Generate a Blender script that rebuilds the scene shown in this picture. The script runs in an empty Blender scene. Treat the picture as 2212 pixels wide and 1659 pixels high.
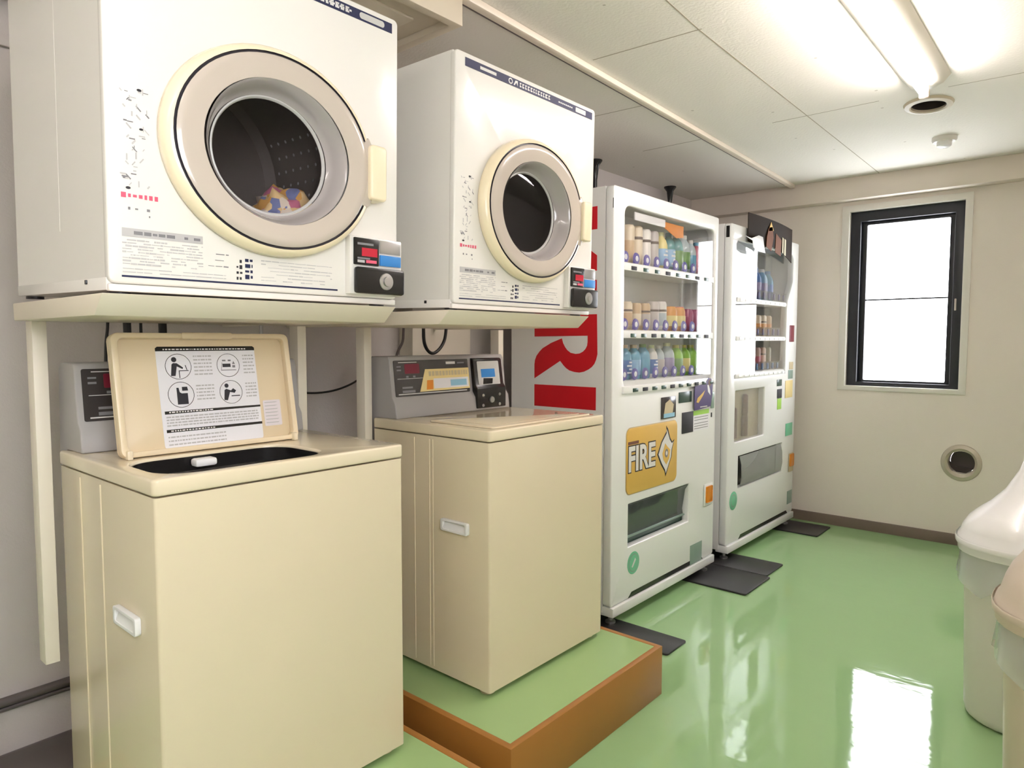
import bpy, bmesh, math, random
from mathutils import Vector, Matrix
random.seed(7)
S = bpy.context.scene
COL = S.collection

# ------------------------------------------------------------------ camera
F, YAW, PITCH, ROLL = 1483.79, 0.71138, -0.06277, 0.0011
CAM = Vector((1.5183, 0.0, 1.2045))
cd = bpy.data.cameras.new('camera'); cam = bpy.data.objects.new('camera', cd); COL.objects.link(cam)
cd.sensor_width = 36; cd.lens = 36 * F / 2212; cd.clip_start = 0.02
fw = Vector((-math.sin(YAW) * math.cos(PITCH), math.cos(YAW) * math.cos(PITCH), math.sin(PITCH)))
rt = Vector((math.cos(YAW), math.sin(YAW), 0)); up = rt.cross(fw)
r2 = rt * math.cos(ROLL) + up * math.sin(ROLL); u2 = -rt * math.sin(ROLL) + up * math.cos(ROLL)
m = Matrix((r2, u2, -fw)).transposed().to_4x4(); m.translation = CAM
cam.matrix_world = m
S.camera = cam

# ------------------------------------------------------------------ world, exposure
S.view_settings.view_transform = 'Standard'
S.view_settings.look = 'None'
S.view_settings.gamma = 1.0
S.view_settings.exposure = 0.40
w = bpy.data.worlds.new('daylight'); S.world = w; w.use_nodes = True
bg = w.node_tree.nodes['Background']
bg.inputs['Color'].default_value = (0.93, 0.95, 1.0, 1); bg.inputs['Strength'].default_value = 11.0
LAMP = 56.0          # tube radiance

# ------------------------------------------------------------------ materials
def srgb(r, g, b):
    f = lambda c: (c / 255 / 12.92) if c / 255 <= 0.04045 else ((c / 255 + 0.055) / 1.055) ** 2.4
    return (f(r), f(g), f(b), 1)
def mat(name, rgb, rough=0.5, metal=0.0, noise=0.0, nscale=8, bump=0.0, bscale=60, coat=0.0, spec=0.5, emit=None):
    m = bpy.data.materials.new(name); m.use_nodes = True
    nt = m.node_tree; b = nt.nodes['Principled BSDF']
    c = srgb(*rgb)
    b.inputs['Base Color'].default_value = c; b.inputs['Roughness'].default_value = rough
    b.inputs['Metallic'].default_value = metal; b.inputs['Specular IOR Level'].default_value = spec
    b.inputs['Coat Weight'].default_value = coat; b.inputs['Coat Roughness'].default_value = 0.06
    tc = nt.nodes.new('ShaderNodeTexCoord')
    if noise:
        n = nt.nodes.new('ShaderNodeTexNoise'); n.inputs['Scale'].default_value = nscale; n.inputs['Detail'].default_value = 4
        mp = nt.nodes.new('ShaderNodeMix'); mp.data_type = 'RGBA'
        mp.inputs[6].default_value = tuple(v * (1 - noise) for v in c[:3]) + (1,)
        mp.inputs[7].default_value = tuple(min(1, v * (1 + noise)) for v in c[:3]) + (1,)
        nt.links.new(tc.outputs['Object'], n.inputs['Vector']); nt.links.new(n.outputs['Fac'], mp.inputs[0])
        nt.links.new(mp.outputs[2], b.inputs['Base Color'])
    if bump:
        n = nt.nodes.new('ShaderNodeTexNoise'); n.inputs['Scale'].default_value = bscale; n.inputs['Detail'].default_value = 2
        bp = nt.nodes.new('ShaderNodeBump'); bp.inputs['Strength'].default_value = bump; bp.inputs['Distance'].default_value = 0.01
        nt.links.new(tc.outputs['Object'], n.inputs['Vector']); nt.links.new(n.outputs['Fac'], bp.inputs['Height'])
        nt.links.new(bp.outputs['Normal'], b.inputs['Normal'])
    if emit:
        b.inputs['Emission Color'].default_value = (*emit[0], 1); b.inputs['Emission Strength'].default_value = emit[1]
    return m
def glass(name, tint=(1, 1, 1), refl=0.04, rough=0.02, opac=0.0, col=(200, 205, 205), gain=1.0):
    """thin pane: transparent with a fresnel reflection, optionally partly milky"""
    m = bpy.data.materials.new(name); m.use_nodes = True; nt = m.node_tree
    for n in list(nt.nodes): nt.nodes.remove(n)
    o = nt.nodes.new('ShaderNodeOutputMaterial'); t = nt.nodes.new('ShaderNodeBsdfTransparent'); g = nt.nodes.new('ShaderNodeBsdfGlossy')
    t.inputs['Color'].default_value = (*tint, 1); g.inputs['Roughness'].default_value = rough
    lw = nt.nodes.new('ShaderNodeLayerWeight'); lw.inputs['Blend'].default_value = 0.5
    fr = nt.nodes.new('ShaderNodeMath'); fr.operation = 'POWER'; fr.inputs[1].default_value = 5.0
    nt.links.new(lw.outputs['Facing'], fr.inputs[0])
    mu = nt.nodes.new('ShaderNodeMath'); mu.operation = 'MULTIPLY_ADD'; mu.use_clamp = True
    mu.inputs[1].default_value = gain; mu.inputs[2].default_value = refl
    nt.links.new(fr.outputs[0], mu.inputs[0])
    mx = nt.nodes.new('ShaderNodeMixShader'); nt.links.new(mu.outputs[0], mx.inputs[0])
    base = t.outputs[0]
    if opac:
        d = nt.nodes.new('ShaderNodeBsdfDiffuse'); d.inputs['Color'].default_value = srgb(*col)
        m2 = nt.nodes.new('ShaderNodeMixShader'); m2.inputs[0].default_value = opac
        nt.links.new(t.outputs[0], m2.inputs[1]); nt.links.new(d.outputs[0], m2.inputs[2]); base = m2.outputs[0]
    nt.links.new(base, mx.inputs[1]); nt.links.new(g.outputs[0], mx.inputs[2]); nt.links.new(mx.outputs[0], o.inputs['Surface'])
    return m

M = {}
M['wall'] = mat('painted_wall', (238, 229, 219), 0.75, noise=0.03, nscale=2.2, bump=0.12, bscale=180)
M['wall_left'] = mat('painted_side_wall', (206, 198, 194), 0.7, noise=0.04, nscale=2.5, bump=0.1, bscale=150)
M['beam'] = mat('beam_paint', (230, 219, 207), 0.6, noise=0.03)
M['skirting'] = mat('brown_skirting', (124, 108, 98), 0.5, noise=0.1)
M['white_trim'] = mat('white_window_trim', (232, 228, 220), 0.45)
M['black_frame'] = mat('black_window_frame', (34, 36, 44), 0.35)
M['cream'] = mat('cream_enamel', (226, 212, 184), 0.2, noise=0.015, nscale=3, coat=0.3)
M['cream_lid'] = mat('cream_lid_plastic', (230, 216, 188), 0.16, coat=0.4)
M['cream_in'] = mat('cream_lid_inside', (230, 211, 178), 0.35)
M['enamel'] = mat('white_enamel', (234, 230, 224), 0.22, noise=0.01, nscale=3, coat=0.3)
M['tray'] = mat('beige_steel', (232, 220, 202), 0.4, noise=0.02)
M['post'] = mat('ivory_steel', (232, 223, 208), 0.45, noise=0.02)
M['grey_con'] = mat('grey_console_plastic', (168, 164, 162), 0.4)
M['silver'] = mat('silver_edge', (200, 198, 195), 0.3)
M['dark'] = mat('dark_panel', (62, 58, 58), 0.2)
M['black'] = mat('black_plastic', (24, 23, 24), 0.25)
M['blackmat'] = mat('black_rubber', (42, 40, 42), 0.42, noise=0.15, nscale=12)
M['navy'] = mat('navy_strip', (26, 32, 72), 0.55)
M['ring_cream'] = mat('cream_door_ring', (244, 228, 196), 0.25, coat=0.3)
M['gasket'] = mat('dark_gasket', (50, 46, 52), 0.4)
M['greige'] = mat('greige_door_plastic', (196, 184, 172), 0.22, coat=0.5)
M['greige_in'] = mat('grey_funnel_plastic', (170, 162, 160), 0.18, coat=0.6)
M['steel'] = mat('brushed_steel', (190, 190, 192), 0.28, metal=0.9)
M['drum'] = mat('drum_steel', (128, 120, 116), 0.4, metal=0.35)
M['hole'] = mat('drum_hole', (215, 215, 222), 0.5)
M['white_pl'] = mat('white_plastic', (238, 238, 238), 0.35)
M['vend'] = mat('vending_white', (238, 238, 236), 0.28, noise=0.01, coat=0.2)
M['vend_side'] = mat('vending_side_white', (232, 230, 228), 0.4, noise=0.01)
M['vend_in'] = mat('vending_interior', (236, 237, 234), 0.5)
M['red'] = mat('red_letter', (206, 12, 30), 0.45, noise=0.05, nscale=14)
M['redled'] = mat('red_display', (196, 20, 52), 0.3)
M['maroon'] = mat('maroon_display', (120, 24, 48), 0.3)
M['blue'] = mat('blue_label', (52, 132, 206), 0.35)
M['paleblue'] = mat('pale_blue', (150, 198, 222), 0.4)
M['ink'] = mat('grey_ink', (128, 126, 130), 0.6)
M['ink_pale'] = mat('pale_ink', (188, 185, 185), 0.6)
M['ink_dark'] = mat('dark_ink', (40, 38, 46), 0.6)
M['ink_pink'] = mat('pink_ink', (222, 92, 120), 0.6)
M['paper'] = mat('white_paper', (236, 234, 238), 0.6)
M['paper_pale'] = mat('pale_paper', (226, 218, 222), 0.6)
M['white_ink'] = mat('white_ink', (225, 222, 220), 0.5)
M['yellow'] = mat('yellow_sticker', (236, 214, 150), 0.5)
M['orange'] = mat('orange_plastic', (224, 136, 30), 0.35)
M['gold'] = mat('gold_panel', (220, 178, 88), 0.4, noise=0.08, nscale=5)
M['tan'] = mat('tan_panel', (200, 184, 148), 0.5, noise=0.06)
M['brown_stick'] = mat('brown_tube', (112, 70, 54), 0.5)
M['green_st'] = mat('green_sticker', (118, 196, 158), 0.4)
M['green_dk'] = mat('dark_green_panel', (60, 84, 76), 0.3)
M['green_gy'] = mat('grey_green_plate', (140, 162, 150), 0.35)
M['lime'] = mat('lime_sticker', (164, 214, 84), 0.45)
M['purple'] = mat('purple_tag', (92, 84, 164), 0.4)
M['violet'] = mat('violet_print', (70, 52, 110), 0.4)
M['pipe'] = mat('grey_pipe', (98, 90, 88), 0.45, noise=0.1)
M['cable'] = mat('black_cable', (26, 24, 24), 0.45)
M['cable_gy'] = mat('grey_cable', (110, 98, 96), 0.5)
M['bin'] = mat('white_bin_plastic', (236, 232, 226), 0.35, noise=0.01)
M['bin_b'] = mat('beige_bin_plastic', (222, 206, 190), 0.35, noise=0.01)
M['bin_lid'] = mat('bin_lid_white', (244, 243, 243), 0.25, coat=0.3)
M['brown'] = mat('brown_edge_board', (166, 112, 52), 0.45, noise=0.07, nscale=6)
M['vent_al'] = mat('vent_ring_metal', (196, 186, 170), 0.3, metal=0.3)
M['vent_dk'] = mat('vent_dark', (58, 50, 46), 0.5)
M['fix'] = mat('lamp_housing_white', (226, 220, 208), 0.35)
M['duct'] = mat('duct_cover_beige', (206, 194, 172), 0.5)
M['tube'] = mat('fluorescent_tube', (255, 255, 255), 0.4, emit=((1.0, 0.915, 0.91), LAMP))
M['tube_fill'] = mat('fluorescent_tube_fill', (255, 255, 255), 0.4, emit=((1.0, 0.915, 0.91), LAMP * 0.42))  # weaker emission for the added rear lamp
M['tubecap'] = mat('tube_cap', (220, 190, 160), 0.4)
M['poster_dk'] = mat('dark_poster', (40, 28, 18), 0.75, spec=0.2, noise=0.35, nscale=7)
M['poster_br'] = mat('poster_brown', (112, 62, 30), 0.75, noise=0.2, nscale=9)
M['bag'] = glass('thin_bag_film', opac=0.45, col=(226, 232, 232), rough=0.25, refl=0.05)
M['pane'] = glass('window_glass', refl=0.02)
M['vglass'] = glass('display_glass', refl=0.06, gain=1.6)
M['dglass'] = glass('dryer_glass', tint=(0.84, 0.82, 0.82), refl=0.02, gain=0.8)
M['flap'] = glass('flap_film', tint=(0.8, 0.82, 0.82), opac=0.4, col=(190, 192, 190), rough=0.08, refl=0.05)
M['darkflap'] = glass('dark_flap_film', tint=(0.5, 0.54, 0.54), opac=0.4, col=(120, 128, 126), rough=0.08, refl=0.06)
M['clearbox'] = glass('clear_cover', refl=0.05, opac=0.12)

# floor: glossy green sheet with faint mottling
def floor_mat(name, rgb, rough):
    m = mat(name, rgb, rough, noise=0.06, nscale=1.6, spec=0.5)
    nt = m.node_tree; b = nt.nodes['Principled BSDF']; tc = nt.nodes.new('ShaderNodeTexCoord')
    n1 = nt.nodes.new('ShaderNodeTexNoise'); n1.inputs['Scale'].default_value = 5; n1.inputs['Detail'].default_value = 3
    n2 = nt.nodes.new('ShaderNodeTexNoise'); n2.inputs['Scale'].default_value = 2.2
    mp = nt.nodes.new('ShaderNodeMapping'); mp.inputs['Scale'].default_value = (1, 2.5, 1)
    bp = nt.nodes.new('ShaderNodeBump'); bp.inputs['Strength'].default_value = 0.07; bp.inputs['Distance'].default_value = 0.012
    nt.links.new(tc.outputs['Object'], mp.inputs[0]); nt.links.new(mp.outputs[0], n1.inputs['Vector']); nt.links.new(tc.outputs['Object'], n2.inputs['Vector'])
    nt.links.new(n1.outputs['Fac'], bp.inputs['Height']); nt.links.new(bp.outputs['Normal'], b.inputs['Normal'])
    mr = nt.nodes.new('ShaderNodeMapRange'); mr.inputs['To Min'].default_value = rough * 0.6; mr.inputs['To Max'].default_value = rough * 1.5
    nt.links.new(n2.outputs['Fac'], mr.inputs['Value']); nt.links.new(mr.outputs[0], b.inputs['Roughness'])
    return m
M['floor'] = floor_mat('green_vinyl_floor', (156, 192, 138), 0.05)
M['platgreen'] = floor_mat('green_vinyl_top', (160, 190, 130), 0.2)
# ceiling: plaster board with small stains
M['ceiling'] = mat('ceiling_board', (234, 229, 219), 0.8, noise=0.03, nscale=1.2, bump=0.15, bscale=90)
def speckle(m, rgb):
    nt = m.node_tree; b = nt.nodes['Principled BSDF']; src = b.inputs['Base Color'].links[0].from_socket
    tc = nt.nodes.new('ShaderNodeTexCoord'); v = nt.nodes.new('ShaderNodeTexVoronoi'); v.inputs['Scale'].default_value = 7
    cr = nt.nodes.new('ShaderNodeMath'); cr.operation = 'LESS_THAN'; cr.inputs[1].default_value = 0.045
    mx = nt.nodes.new('ShaderNodeMix'); mx.data_type = 'RGBA'; mx.inputs[7].default_value = srgb(*rgb)
    mu = nt.nodes.new('ShaderNodeMath'); mu.operation = 'MULTIPLY'; mu.inputs[1].default_value = 0.5
    nt.links.new(tc.outputs['Object'], v.inputs['Vector']); nt.links.new(v.outputs['Distance'], cr.inputs[0]); nt.links.new(cr.outputs[0], mu.inputs[0])
    nt.links.new(mu.outputs[0], mx.inputs[0]); nt.links.new(src, mx.inputs[6]); nt.links.new(mx.outputs[2], b.inputs['Base Color'])
speckle(M['ceiling'], (150, 140, 122))
M['seam'] = mat('ceiling_seam', (170, 160, 142), 0.8)

# ------------------------------------------------------------------ mesh builder
def rrect(x0, x1, y0, y1, r, n=5):
    out = []
    for cx, cy, a in ((x1 - r, y0 + r, -90), (x1 - r, y1 - r, 0), (x0 + r, y1 - r, 90), (x0 + r, y0 + r, 180)):
        for i in range(n + 1):
            t = math.radians(a + 90 * i / n); out.append((cx + r * math.cos(t), cy + r * math.sin(t)))
    return out
def ell(cx, cy, rx, ry, n=40):
    return [(cx + rx * math.cos(2 * math.pi * i / n), cy + ry * math.sin(2 * math.pi * i / n)) for i in range(n)]
AX = {'x': lambda a, b, t: (t, a, b), 'y': lambda a, b, t: (a, t, b), 'z': lambda a, b, t: (a, b, t)}
ORG = {}
class MB:
    def __init__(s): s.bm = bmesh.new(); s.mats = []; s.cur = 0
    def m(s, k):
        if k not in s.mats: s.mats.append(k)
        s.cur = s.mats.index(k); return s
    def _fin(s, nf):
        for f in s.bm.faces[nf:] if False else []: pass
    def face(s, vs):
        try:
            f = s.bm.faces.new(vs); f.material_index = s.cur; return f
        except ValueError: return None
    def box(s, x0, x1, y0, y1, z0, z1, bev=0, seg=2):
        b = bmesh.new()
        vs = [b.verts.new((x, y, z)) for x in (x0, x1) for y in (y0, y1) for z in (z0, z1)]
        for q in ((0, 1, 3, 2), (4, 6, 7, 5), (0, 4, 5, 1), (2, 3, 7, 6), (0, 2, 6, 4), (1, 5, 7, 3)): b.faces.new([vs[i] for i in q])
        if bev: bmesh.ops.bevel(b, geom=b.edges[:], offset=bev, segments=seg, profile=0.5, affect='EDGES')
        s.merge(b); return s
    def merge(s, b, mtx=None):
        bmesh.ops.recalc_face_normals(b, faces=b.faces[:])
        b.verts.index_update(); mp = []
        for v in b.verts: mp.append(s.bm.verts.new(mtx @ v.co if mtx else v.co))
        for f in b.faces:
            g = s.bm.faces.new([mp[v.index] for v in f.verts]); g.material_index = s.cur
        b.free()
    def prism(s, poly, ax, a, b_, holes=(), bev=0, seg=2, mtx=None):
        b = bmesh.new(); loops = []
        for lp in [poly] + list(holes):
            vs = [b.verts.new(AX[ax](p[0], p[1], a)) for p in lp]; es = [b.edges.new((vs[i], vs[(i + 1) % len(vs)])) for i in range(len(vs))]
            loops.append(es)
        if holes:
            bmesh.ops.triangle_fill(b, use_beauty=True, use_dissolve=False, edges=[e for l in loops for e in l])
        else: b.faces.new([e for e in b.verts])
        if abs(b_ - a) > 1e-9:
            r = bmesh.ops.extrude_face_region(b, geom=b.faces[:])
            d = Vector(AX[ax](0, 0, b_ - a))
            bmesh.ops.translate(b, verts=[v for v in r['geom'] if isinstance(v, bmesh.types.BMVert)], vec=d)
            bmesh.ops.recalc_face_normals(b, faces=b.faces[:])
            if bev:
                es = [e for e in b.edges if len(e.link_faces) == 2 and e.calc_face_angle(0) > 0.6]
                bmesh.ops.bevel(b, geom=es, offset=bev, segments=seg, profile=0.5, affect='EDGES')
        s.merge(b, mtx); return s
    def lathe(s, prof, c, ax='z', n=32, sy=1.0, mtx=None, a0=0, a1=2 * math.pi, close=True):
        """prof [(r, t)]; axis ax through c; sy scales the first cross axis"""
        b = bmesh.new(); rings = []
        full = abs(a1 - a0 - 2 * math.pi) < 1e-6
        k = n if full else n + 1
        for r, t in prof:
            if r < 1e-6:
                p = AX[ax](0, 0, t); rings.append([b.verts.new((c[0] + p[0], c[1] + p[1], c[2] + p[2]))]); continue
            ring = []
            for i in range(k):
                a = a0 + (a1 - a0) * i / n; p = AX[ax](r * sy * math.cos(a), r * math.sin(a), t)
                ring.append(b.verts.new((c[0] + p[0], c[1] + p[1], c[2] + p[2])))
            rings.append(ring)
        for A, B in zip(rings, rings[1:]):
            for i in range(n):
                j = (i + 1) % k
                if len(A) == 1 and len(B) == 1: continue
                if len(A) == 1: b.faces.new((A[0], B[i], B[j]))
                elif len(B) == 1: b.faces.new((A[i], B[0], A[j]))
                else: b.faces.new((A[i], B[i], B[j], A[j]))
        s.merge(b, mtx); return s
    def tube(s, path, r, n=8):
        b = bmesh.new(); P = [Vector(p) for p in path]; rings = []
        prev = None
        for i, p in enumerate(P):
            d = (P[min(i + 1, len(P) - 1)] - P[max(i - 1, 0)]).normalized()
            if prev is None: a = d.orthogonal().normalized()
            else: a = (prev - d * prev.dot(d)).normalized()
            prev = a; c = d.cross(a)
            rr = r[i] if isinstance(r, (list, tuple)) else r
            rings.append([b.verts.new(p + (a * math.cos(2 * math.pi * k / n) + c * math.sin(2 * math.pi * k / n)) * rr) for k in range(n)])
        for A, B in zip(rings, rings[1:]):
            for i in range(n): b.faces.new((A[i], A[(i + 1) % n], B[(i + 1) % n], B[i]))
        b.faces.new(rings[0][::-1]); b.faces.new(rings[-1])
        s.merge(b); return s
    def build(s, name, mt, parent=None, xf=None, smooth=35, **props):
        me = bpy.data.meshes.new(name)
        org = Vector((0, 0, 0))
        if parent is not None: org = ORG[parent.name]
        bmv = s.bm
        if xf is not None: bmesh.ops.transform(bmv, matrix=xf, verts=bmv.verts[:])
        if parent is None:
            lo = [min(v.co[i] for v in bmv.verts) for i in range(3)]; hi = [max(v.co[i] for v in bmv.verts) for i in range(3)]
            org = Vector(((lo[0] + hi[0]) / 2, (lo[1] + hi[1]) / 2, lo[2]))
        bmesh.ops.translate(bmv, verts=bmv.verts[:], vec=-org)
        bmv.to_mesh(me); bmv.free()
        me.polygons.foreach_set('use_smooth', [True] * len(me.polygons)); me.set_sharp_from_angle(angle=math.radians(smooth))
        for k in (s.mats or [mt]): me.materials.append(M[k])
        o = bpy.data.objects.new(name, me); COL.objects.link(o)
        if parent is not None: o.parent = parent; ORG[o.name] = org
        else: o.location = org; ORG[o.name] = org
        for k, v in props.items(): o[k] = v
        return o
def root(name, loc, label, cat, group=None, rot=None, local=False):
    e = bpy.data.objects.new(name, None); COL.objects.link(e); e.location = loc; e.empty_display_size = 0.1
    if rot: e.rotation_euler = rot
    e['label'] = label; e['category'] = cat
    if group: e['group'] = group
    ORG[e.name] = Vector((0, 0, 0)) if local else Vector(loc)
    return e
def struct(mb, name, mt, parent=None):
    o = mb.build(name, mt, parent)
    if parent is None: o['kind'] = 'structure'
    return o
def tag(o, label, cat, group=None):
    o['label'] = label; o['category'] = cat
    if group: o['group'] = group
    return o
def scribble(mb, ax, t0, a0, a1, b0, b1, rows, seed=1, th=0.0004, fill=0.75, wmin=0.3, wmax=1.6, hfrac=0.45):
    """rows of unreadably small print as tiny raised strokes on the plane ax=t0"""
    rd = random.Random(seed); h = (b1 - b0) / rows
    for i in range(rows):
        b = b0 + h * (i + 0.5); a = a0
        while a < a1 - 0.002:
            ww = h * rd.uniform(wmin, wmax)
            if rd.random() < fill:
                e = min(a + ww, a1); hh = h * hfrac * rd.uniform(0.35, 1) / 2
                mb.prism([(a, b - hh), (e, b - hh), (e, b + hh), (a, b + hh)], ax, t0, t0 + th)
            a += ww + h * 0.25
    return mb
def text_mb(mb, s, size, u0, v0, mapf, stretch=1.0, bold=0.0, ext=0.0015):
    cu = bpy.data.curves.new('glyphs', 'FONT'); cu.body = s; cu.size = size; cu.extrude = ext; cu.offset = bold; cu.resolution_u = 3
    ob = bpy.data.objects.new('glyphs', cu); COL.objects.link(ob)
    dg = bpy.context.evaluated_depsgraph_get(); me = ob.evaluated_get(dg).to_mesh()
    b = bmesh.new(); b.from_mesh(me)
    for v in b.verts: v.co = Vector(mapf(u0 + v.co.x * stretch, v0 + v.co.y, v.co.z))
    mb.merge(b); ob.evaluated_get(dg).to_mesh_clear()
    bpy.data.objects.remove(ob); bpy.data.curves.remove(cu)
    return mb

# ================================================================== the room
WL, WR, YB, YR, H = -0.79, 1.95, 4.75, -1.3, 2.22
struct(MB().box(WL - .1, WR + .1, YR - .1, YB + .25, -0.1, 0), 'floor', 'floor')
c = MB().m('ceiling').prism([(WL - .1, YR - .1), (WR + .1, YR - .1), (WR + .1, YB + .25), (WL - .1, YB + .25)], 'z', H, H + 0.1, holes=[ell(.902, 3.45, .067, .083, 36)])
c.m('seam')
def seamline(p, q, wd=0.0022):
    d = (Vector(q) - Vector(p)).normalized(); n = Vector((-d.y, d.x)) * wd
    P, Q = Vector(p), Vector(q)
    c.prism([tuple(P - n), tuple(Q - n), tuple(Q + n), tuple(P + n)], 'z', H - 0.0006, H + 0.001)
seamline((0.53, 1.0), (0.47, 2.15)); seamline((0.47, 2.15), (0.44, 4.65)); seamline((0.07, 2.127), (0.48, 2.15)); seamline((-0.75, 2.62), (-0.03, 2.67))
seamline((1.0, 3.27), (1.9, 3.33)); seamline((0.3, 3.27), (0.75, 3.27)); seamline((1.35, 1.0), (1.33, 4.65)); seamline((-0.4, 3.3), (-0.07, 3.3))
struct(c, 'ceiling', 'ceiling')
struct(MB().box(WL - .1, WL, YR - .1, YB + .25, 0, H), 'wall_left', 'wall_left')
RW = (-0.55, 0.45, 1.15, 2.05)   # opening in the right wall for an added, unseen fill window
struct(MB().prism([(YR - .1, 0), (YB + .25, 0), (YB + .25, H), (YR - .1, H)], 'x', WR, WR + .1, holes=[[(RW[0], RW[2]), (RW[1], RW[2]), (RW[1], RW[3]), (RW[0], RW[3])]]), 'wall_right', 'wall')
w2 = bpy.data.objects.new('fill_window', None); COL.objects.link(w2); w2['kind'] = 'structure'; ORG[w2.name] = Vector((0, 0, 0))
MB().prism([(RW[0], RW[2]), (RW[1], RW[2]), (RW[1], RW[3]), (RW[0], RW[3])], 'x', WR + .02, WR + .08, holes=[[(RW[0] + .04, RW[2] + .04), (-.12, RW[2] + .04), (-.12, RW[3] - .04), (RW[0] + .04, RW[3] - .04)], [(-.08, RW[2] + .04), (RW[1] - .04, RW[2] + .04), (RW[1] - .04, RW[3] - .04), (-.08, RW[3] - .04)]], bev=.002).build('window_frame', 'black_frame', w2)
MB().box(WR + .045, WR + .049, RW[0] + .03, RW[1] - .03, RW[2] + .03, RW[3] - .03).build('pane', 'pane', w2)
struct(MB().box(WL, WR, YR - .1, YR, 0, H), 'wall_rear', 'wall')
WX0, WX1, WZ0, WZ1 = 0.245, 0.885, 0.915, 2.03
VC = (0.907, 0.492)      # vent centre x, z
b = MB().prism([(WL, 0), (WR, 0), (WR, H), (WL, H)], 'y', YB, YB + .2, holes=[[(WX0, WZ0), (WX1, WZ0), (WX1, WZ1), (WX0, WZ1)], ell(VC[0], VC[1], .072, .068, 32)])
struct(b, 'wall_back', 'wall')
struct(MB().box(WL, WR, 4.655, YB, 2.085, H, .004), 'trim_1', 'beam')
struct(MB().box(WL, WR, YB - .012, YB, 0, .066, .002), 'baseboard_back', 'skirting')
struct(MB().box(WL, WL + .012, 2.3, YB - .012, 0, .066, .002), 'baseboard_left', 'skirting')
struct(MB().box(WL + .012, WL + .02, YR, 1.3, 2.0, 2.03, .002), 'trim_2', 'wall_left')
# window
win = root('window_1', (0, 0, 0), 'x', 'x'); del win['label']; del win['category']; win['kind'] = 'structure'; ORG[win.name] = Vector((0, 0, 0))
X0, X1, Z0, Z1 = WX0, WX1, WZ0, WZ1
b = MB().prism([(X0 - .03, Z0 - .022), (X1 + .03, Z0 - .022), (X1 + .03, Z1 + .03), (X0 - .03, Z1 + .03)], 'y', YB - .012, YB + .08,
               holes=[[(X0 + .012, Z0 + .006), (X1 - .008, Z0 + .006), (X1 - .008, Z1 - .008), (X0 + .012, Z1 - .008)]], bev=.002)
b.build('window_trim', 'white_trim', win)
b = MB().prism([(X0 + .012, Z0 + .006), (X1 - .008, Z0 + .006), (X1 - .008, Z1 - .008), (X0 + .012, Z1 - .008)], 'y', YB + .03, YB + .12,
               holes=[[(X0 + .07, Z0 + .03), (X1 - .06, Z0 + .03), (X1 - .06, Z1 - .07), (X0 + .07, Z1 - .07)]], bev=.002)
b.build('window_frame', 'black_frame', win)
fx0, fx1, fz0, fz1 = X0 + .07, X1 - .06, Z0 + .03, Z1 - .07
b = MB().prism([(fx0, fz0), (fx1, fz0), (fx1, fz1), (fx0, fz1)], 'y', YB + .07, YB + .10, holes=[rrect(fx0 + .03, fx1 - .03, fz0 + .012, fz1 - .02, .008)], bev=.002)
sash = b.build('sash', 'black_frame', win)
MB().box(fx0 + .028, fx1 - .028, YB + .075, YB + .095, 1.462, 1.471).build('crossbar', 'black_frame', sash)
b = MB().box(fx1 + .012, fx1 + .022, YB + .018, YB + .03, 1.385, 1.455, .003); b.build('latch', 'greige', win)
MB().box(fx0 + .02, fx1 - .02, YB + .084, YB + .087, fz0 + .01, fz1 - .01).build('pane', 'pane', win)

# ================================================================== lamps
def fluorescent(y0, y1, label):
    r = root('ceiling_light', (0.955, (y0 + y1) / 2, 2.13), label, 'ceiling light', 'bare tube ceiling lights')
    prof = [(0.875, H - .001), (0.90, H - .03), (0.935, H - .045), (0.975, H - .045), (1.01, H - .03), (1.035, H - .001)]
    MB().prism(prof, 'y', y0 - .04, y1 + .06, bev=.002).build('housing', 'fix', r)
    MB().lathe([(0, 0), (.014, 0), (.0163, .006), (.0163, y1 - y0 - .006), (.014, y1 - y0), (0, y1 - y0)], (.955, y0, 2.152), 'y', 16).build('tube', 'tube' if y0 > 0 else 'tube_fill', r)
    for yy in (y0 - .016, y1 + .001):
        MB().box(.938, .972, yy, yy + .015, 2.13, 2.176, .004).build('tube_holder', 'tubecap', r)
    return r
fluorescent(1.85, 3.05, 'long bare fluorescent tube in its white housing on the ceiling above the aisle')
fluorescent(-.95, .25, 'added fill lamp, bare fluorescent tube in white housing behind the viewer, out of the picture')  # unseen lamp, added to brighten the room from behind the camera

# ceiling things
r = root('ceiling_vent', (.902, 3.45, H - .014), 'round open ceiling vent just beyond the end of the bright tube', 'vent')
MB().lathe([(.118, .014), (.112, .004), (.09, 0), (.082, .004), (.082, .013)], (.902, 3.45, H - .014), 'z', 40, sy=.8).build('vent_ring', 'duct', r)
MB().lathe([(.0815, .0136), (.0815, .11), (.0, .11)], (.902, 3.45, H - .014), 'z', 40, sy=.8).build('vent_pipe', 'vent_dk', r)
r = root('smoke_detector', (.868, 4.06, H - .05), 'small domed smoke detector on the ceiling beyond the round vent', 'smoke detector')
MB().lathe([(.055, .05), (.055, .036), (.048, .028), (.0, .028)], (.868, 4.06, H - .05), 'z', 28).build('detector_base', 'bin', r)
MB().lathe([(.034, .028), (.032, .008), (.02, .0), (0, 0)], (.868, 4.06, H - .05), 'z', 24).build('sensor_dome', 'bin_lid', r)
b = MB(); b.m('tray').box(-.016, .016, 0, 5.49, 0, .022, .004); b.m('cable_gy').tube([(-.026, 0, .014), (-.024, 1.5, .008), (-.03, 2.6, .012), (-.024, 5.4, .010)], .0045, 8)
o = b.build('cable_trunking', 'tray', None, xf=Matrix.Translation((.14, -0.85, H - .0225)) @ Matrix.Rotation(math.radians(2.15), 4, 'Z')); tag(o, 'long thin cable trunking running along the ceiling above the machines', 'cable trunking')
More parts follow.
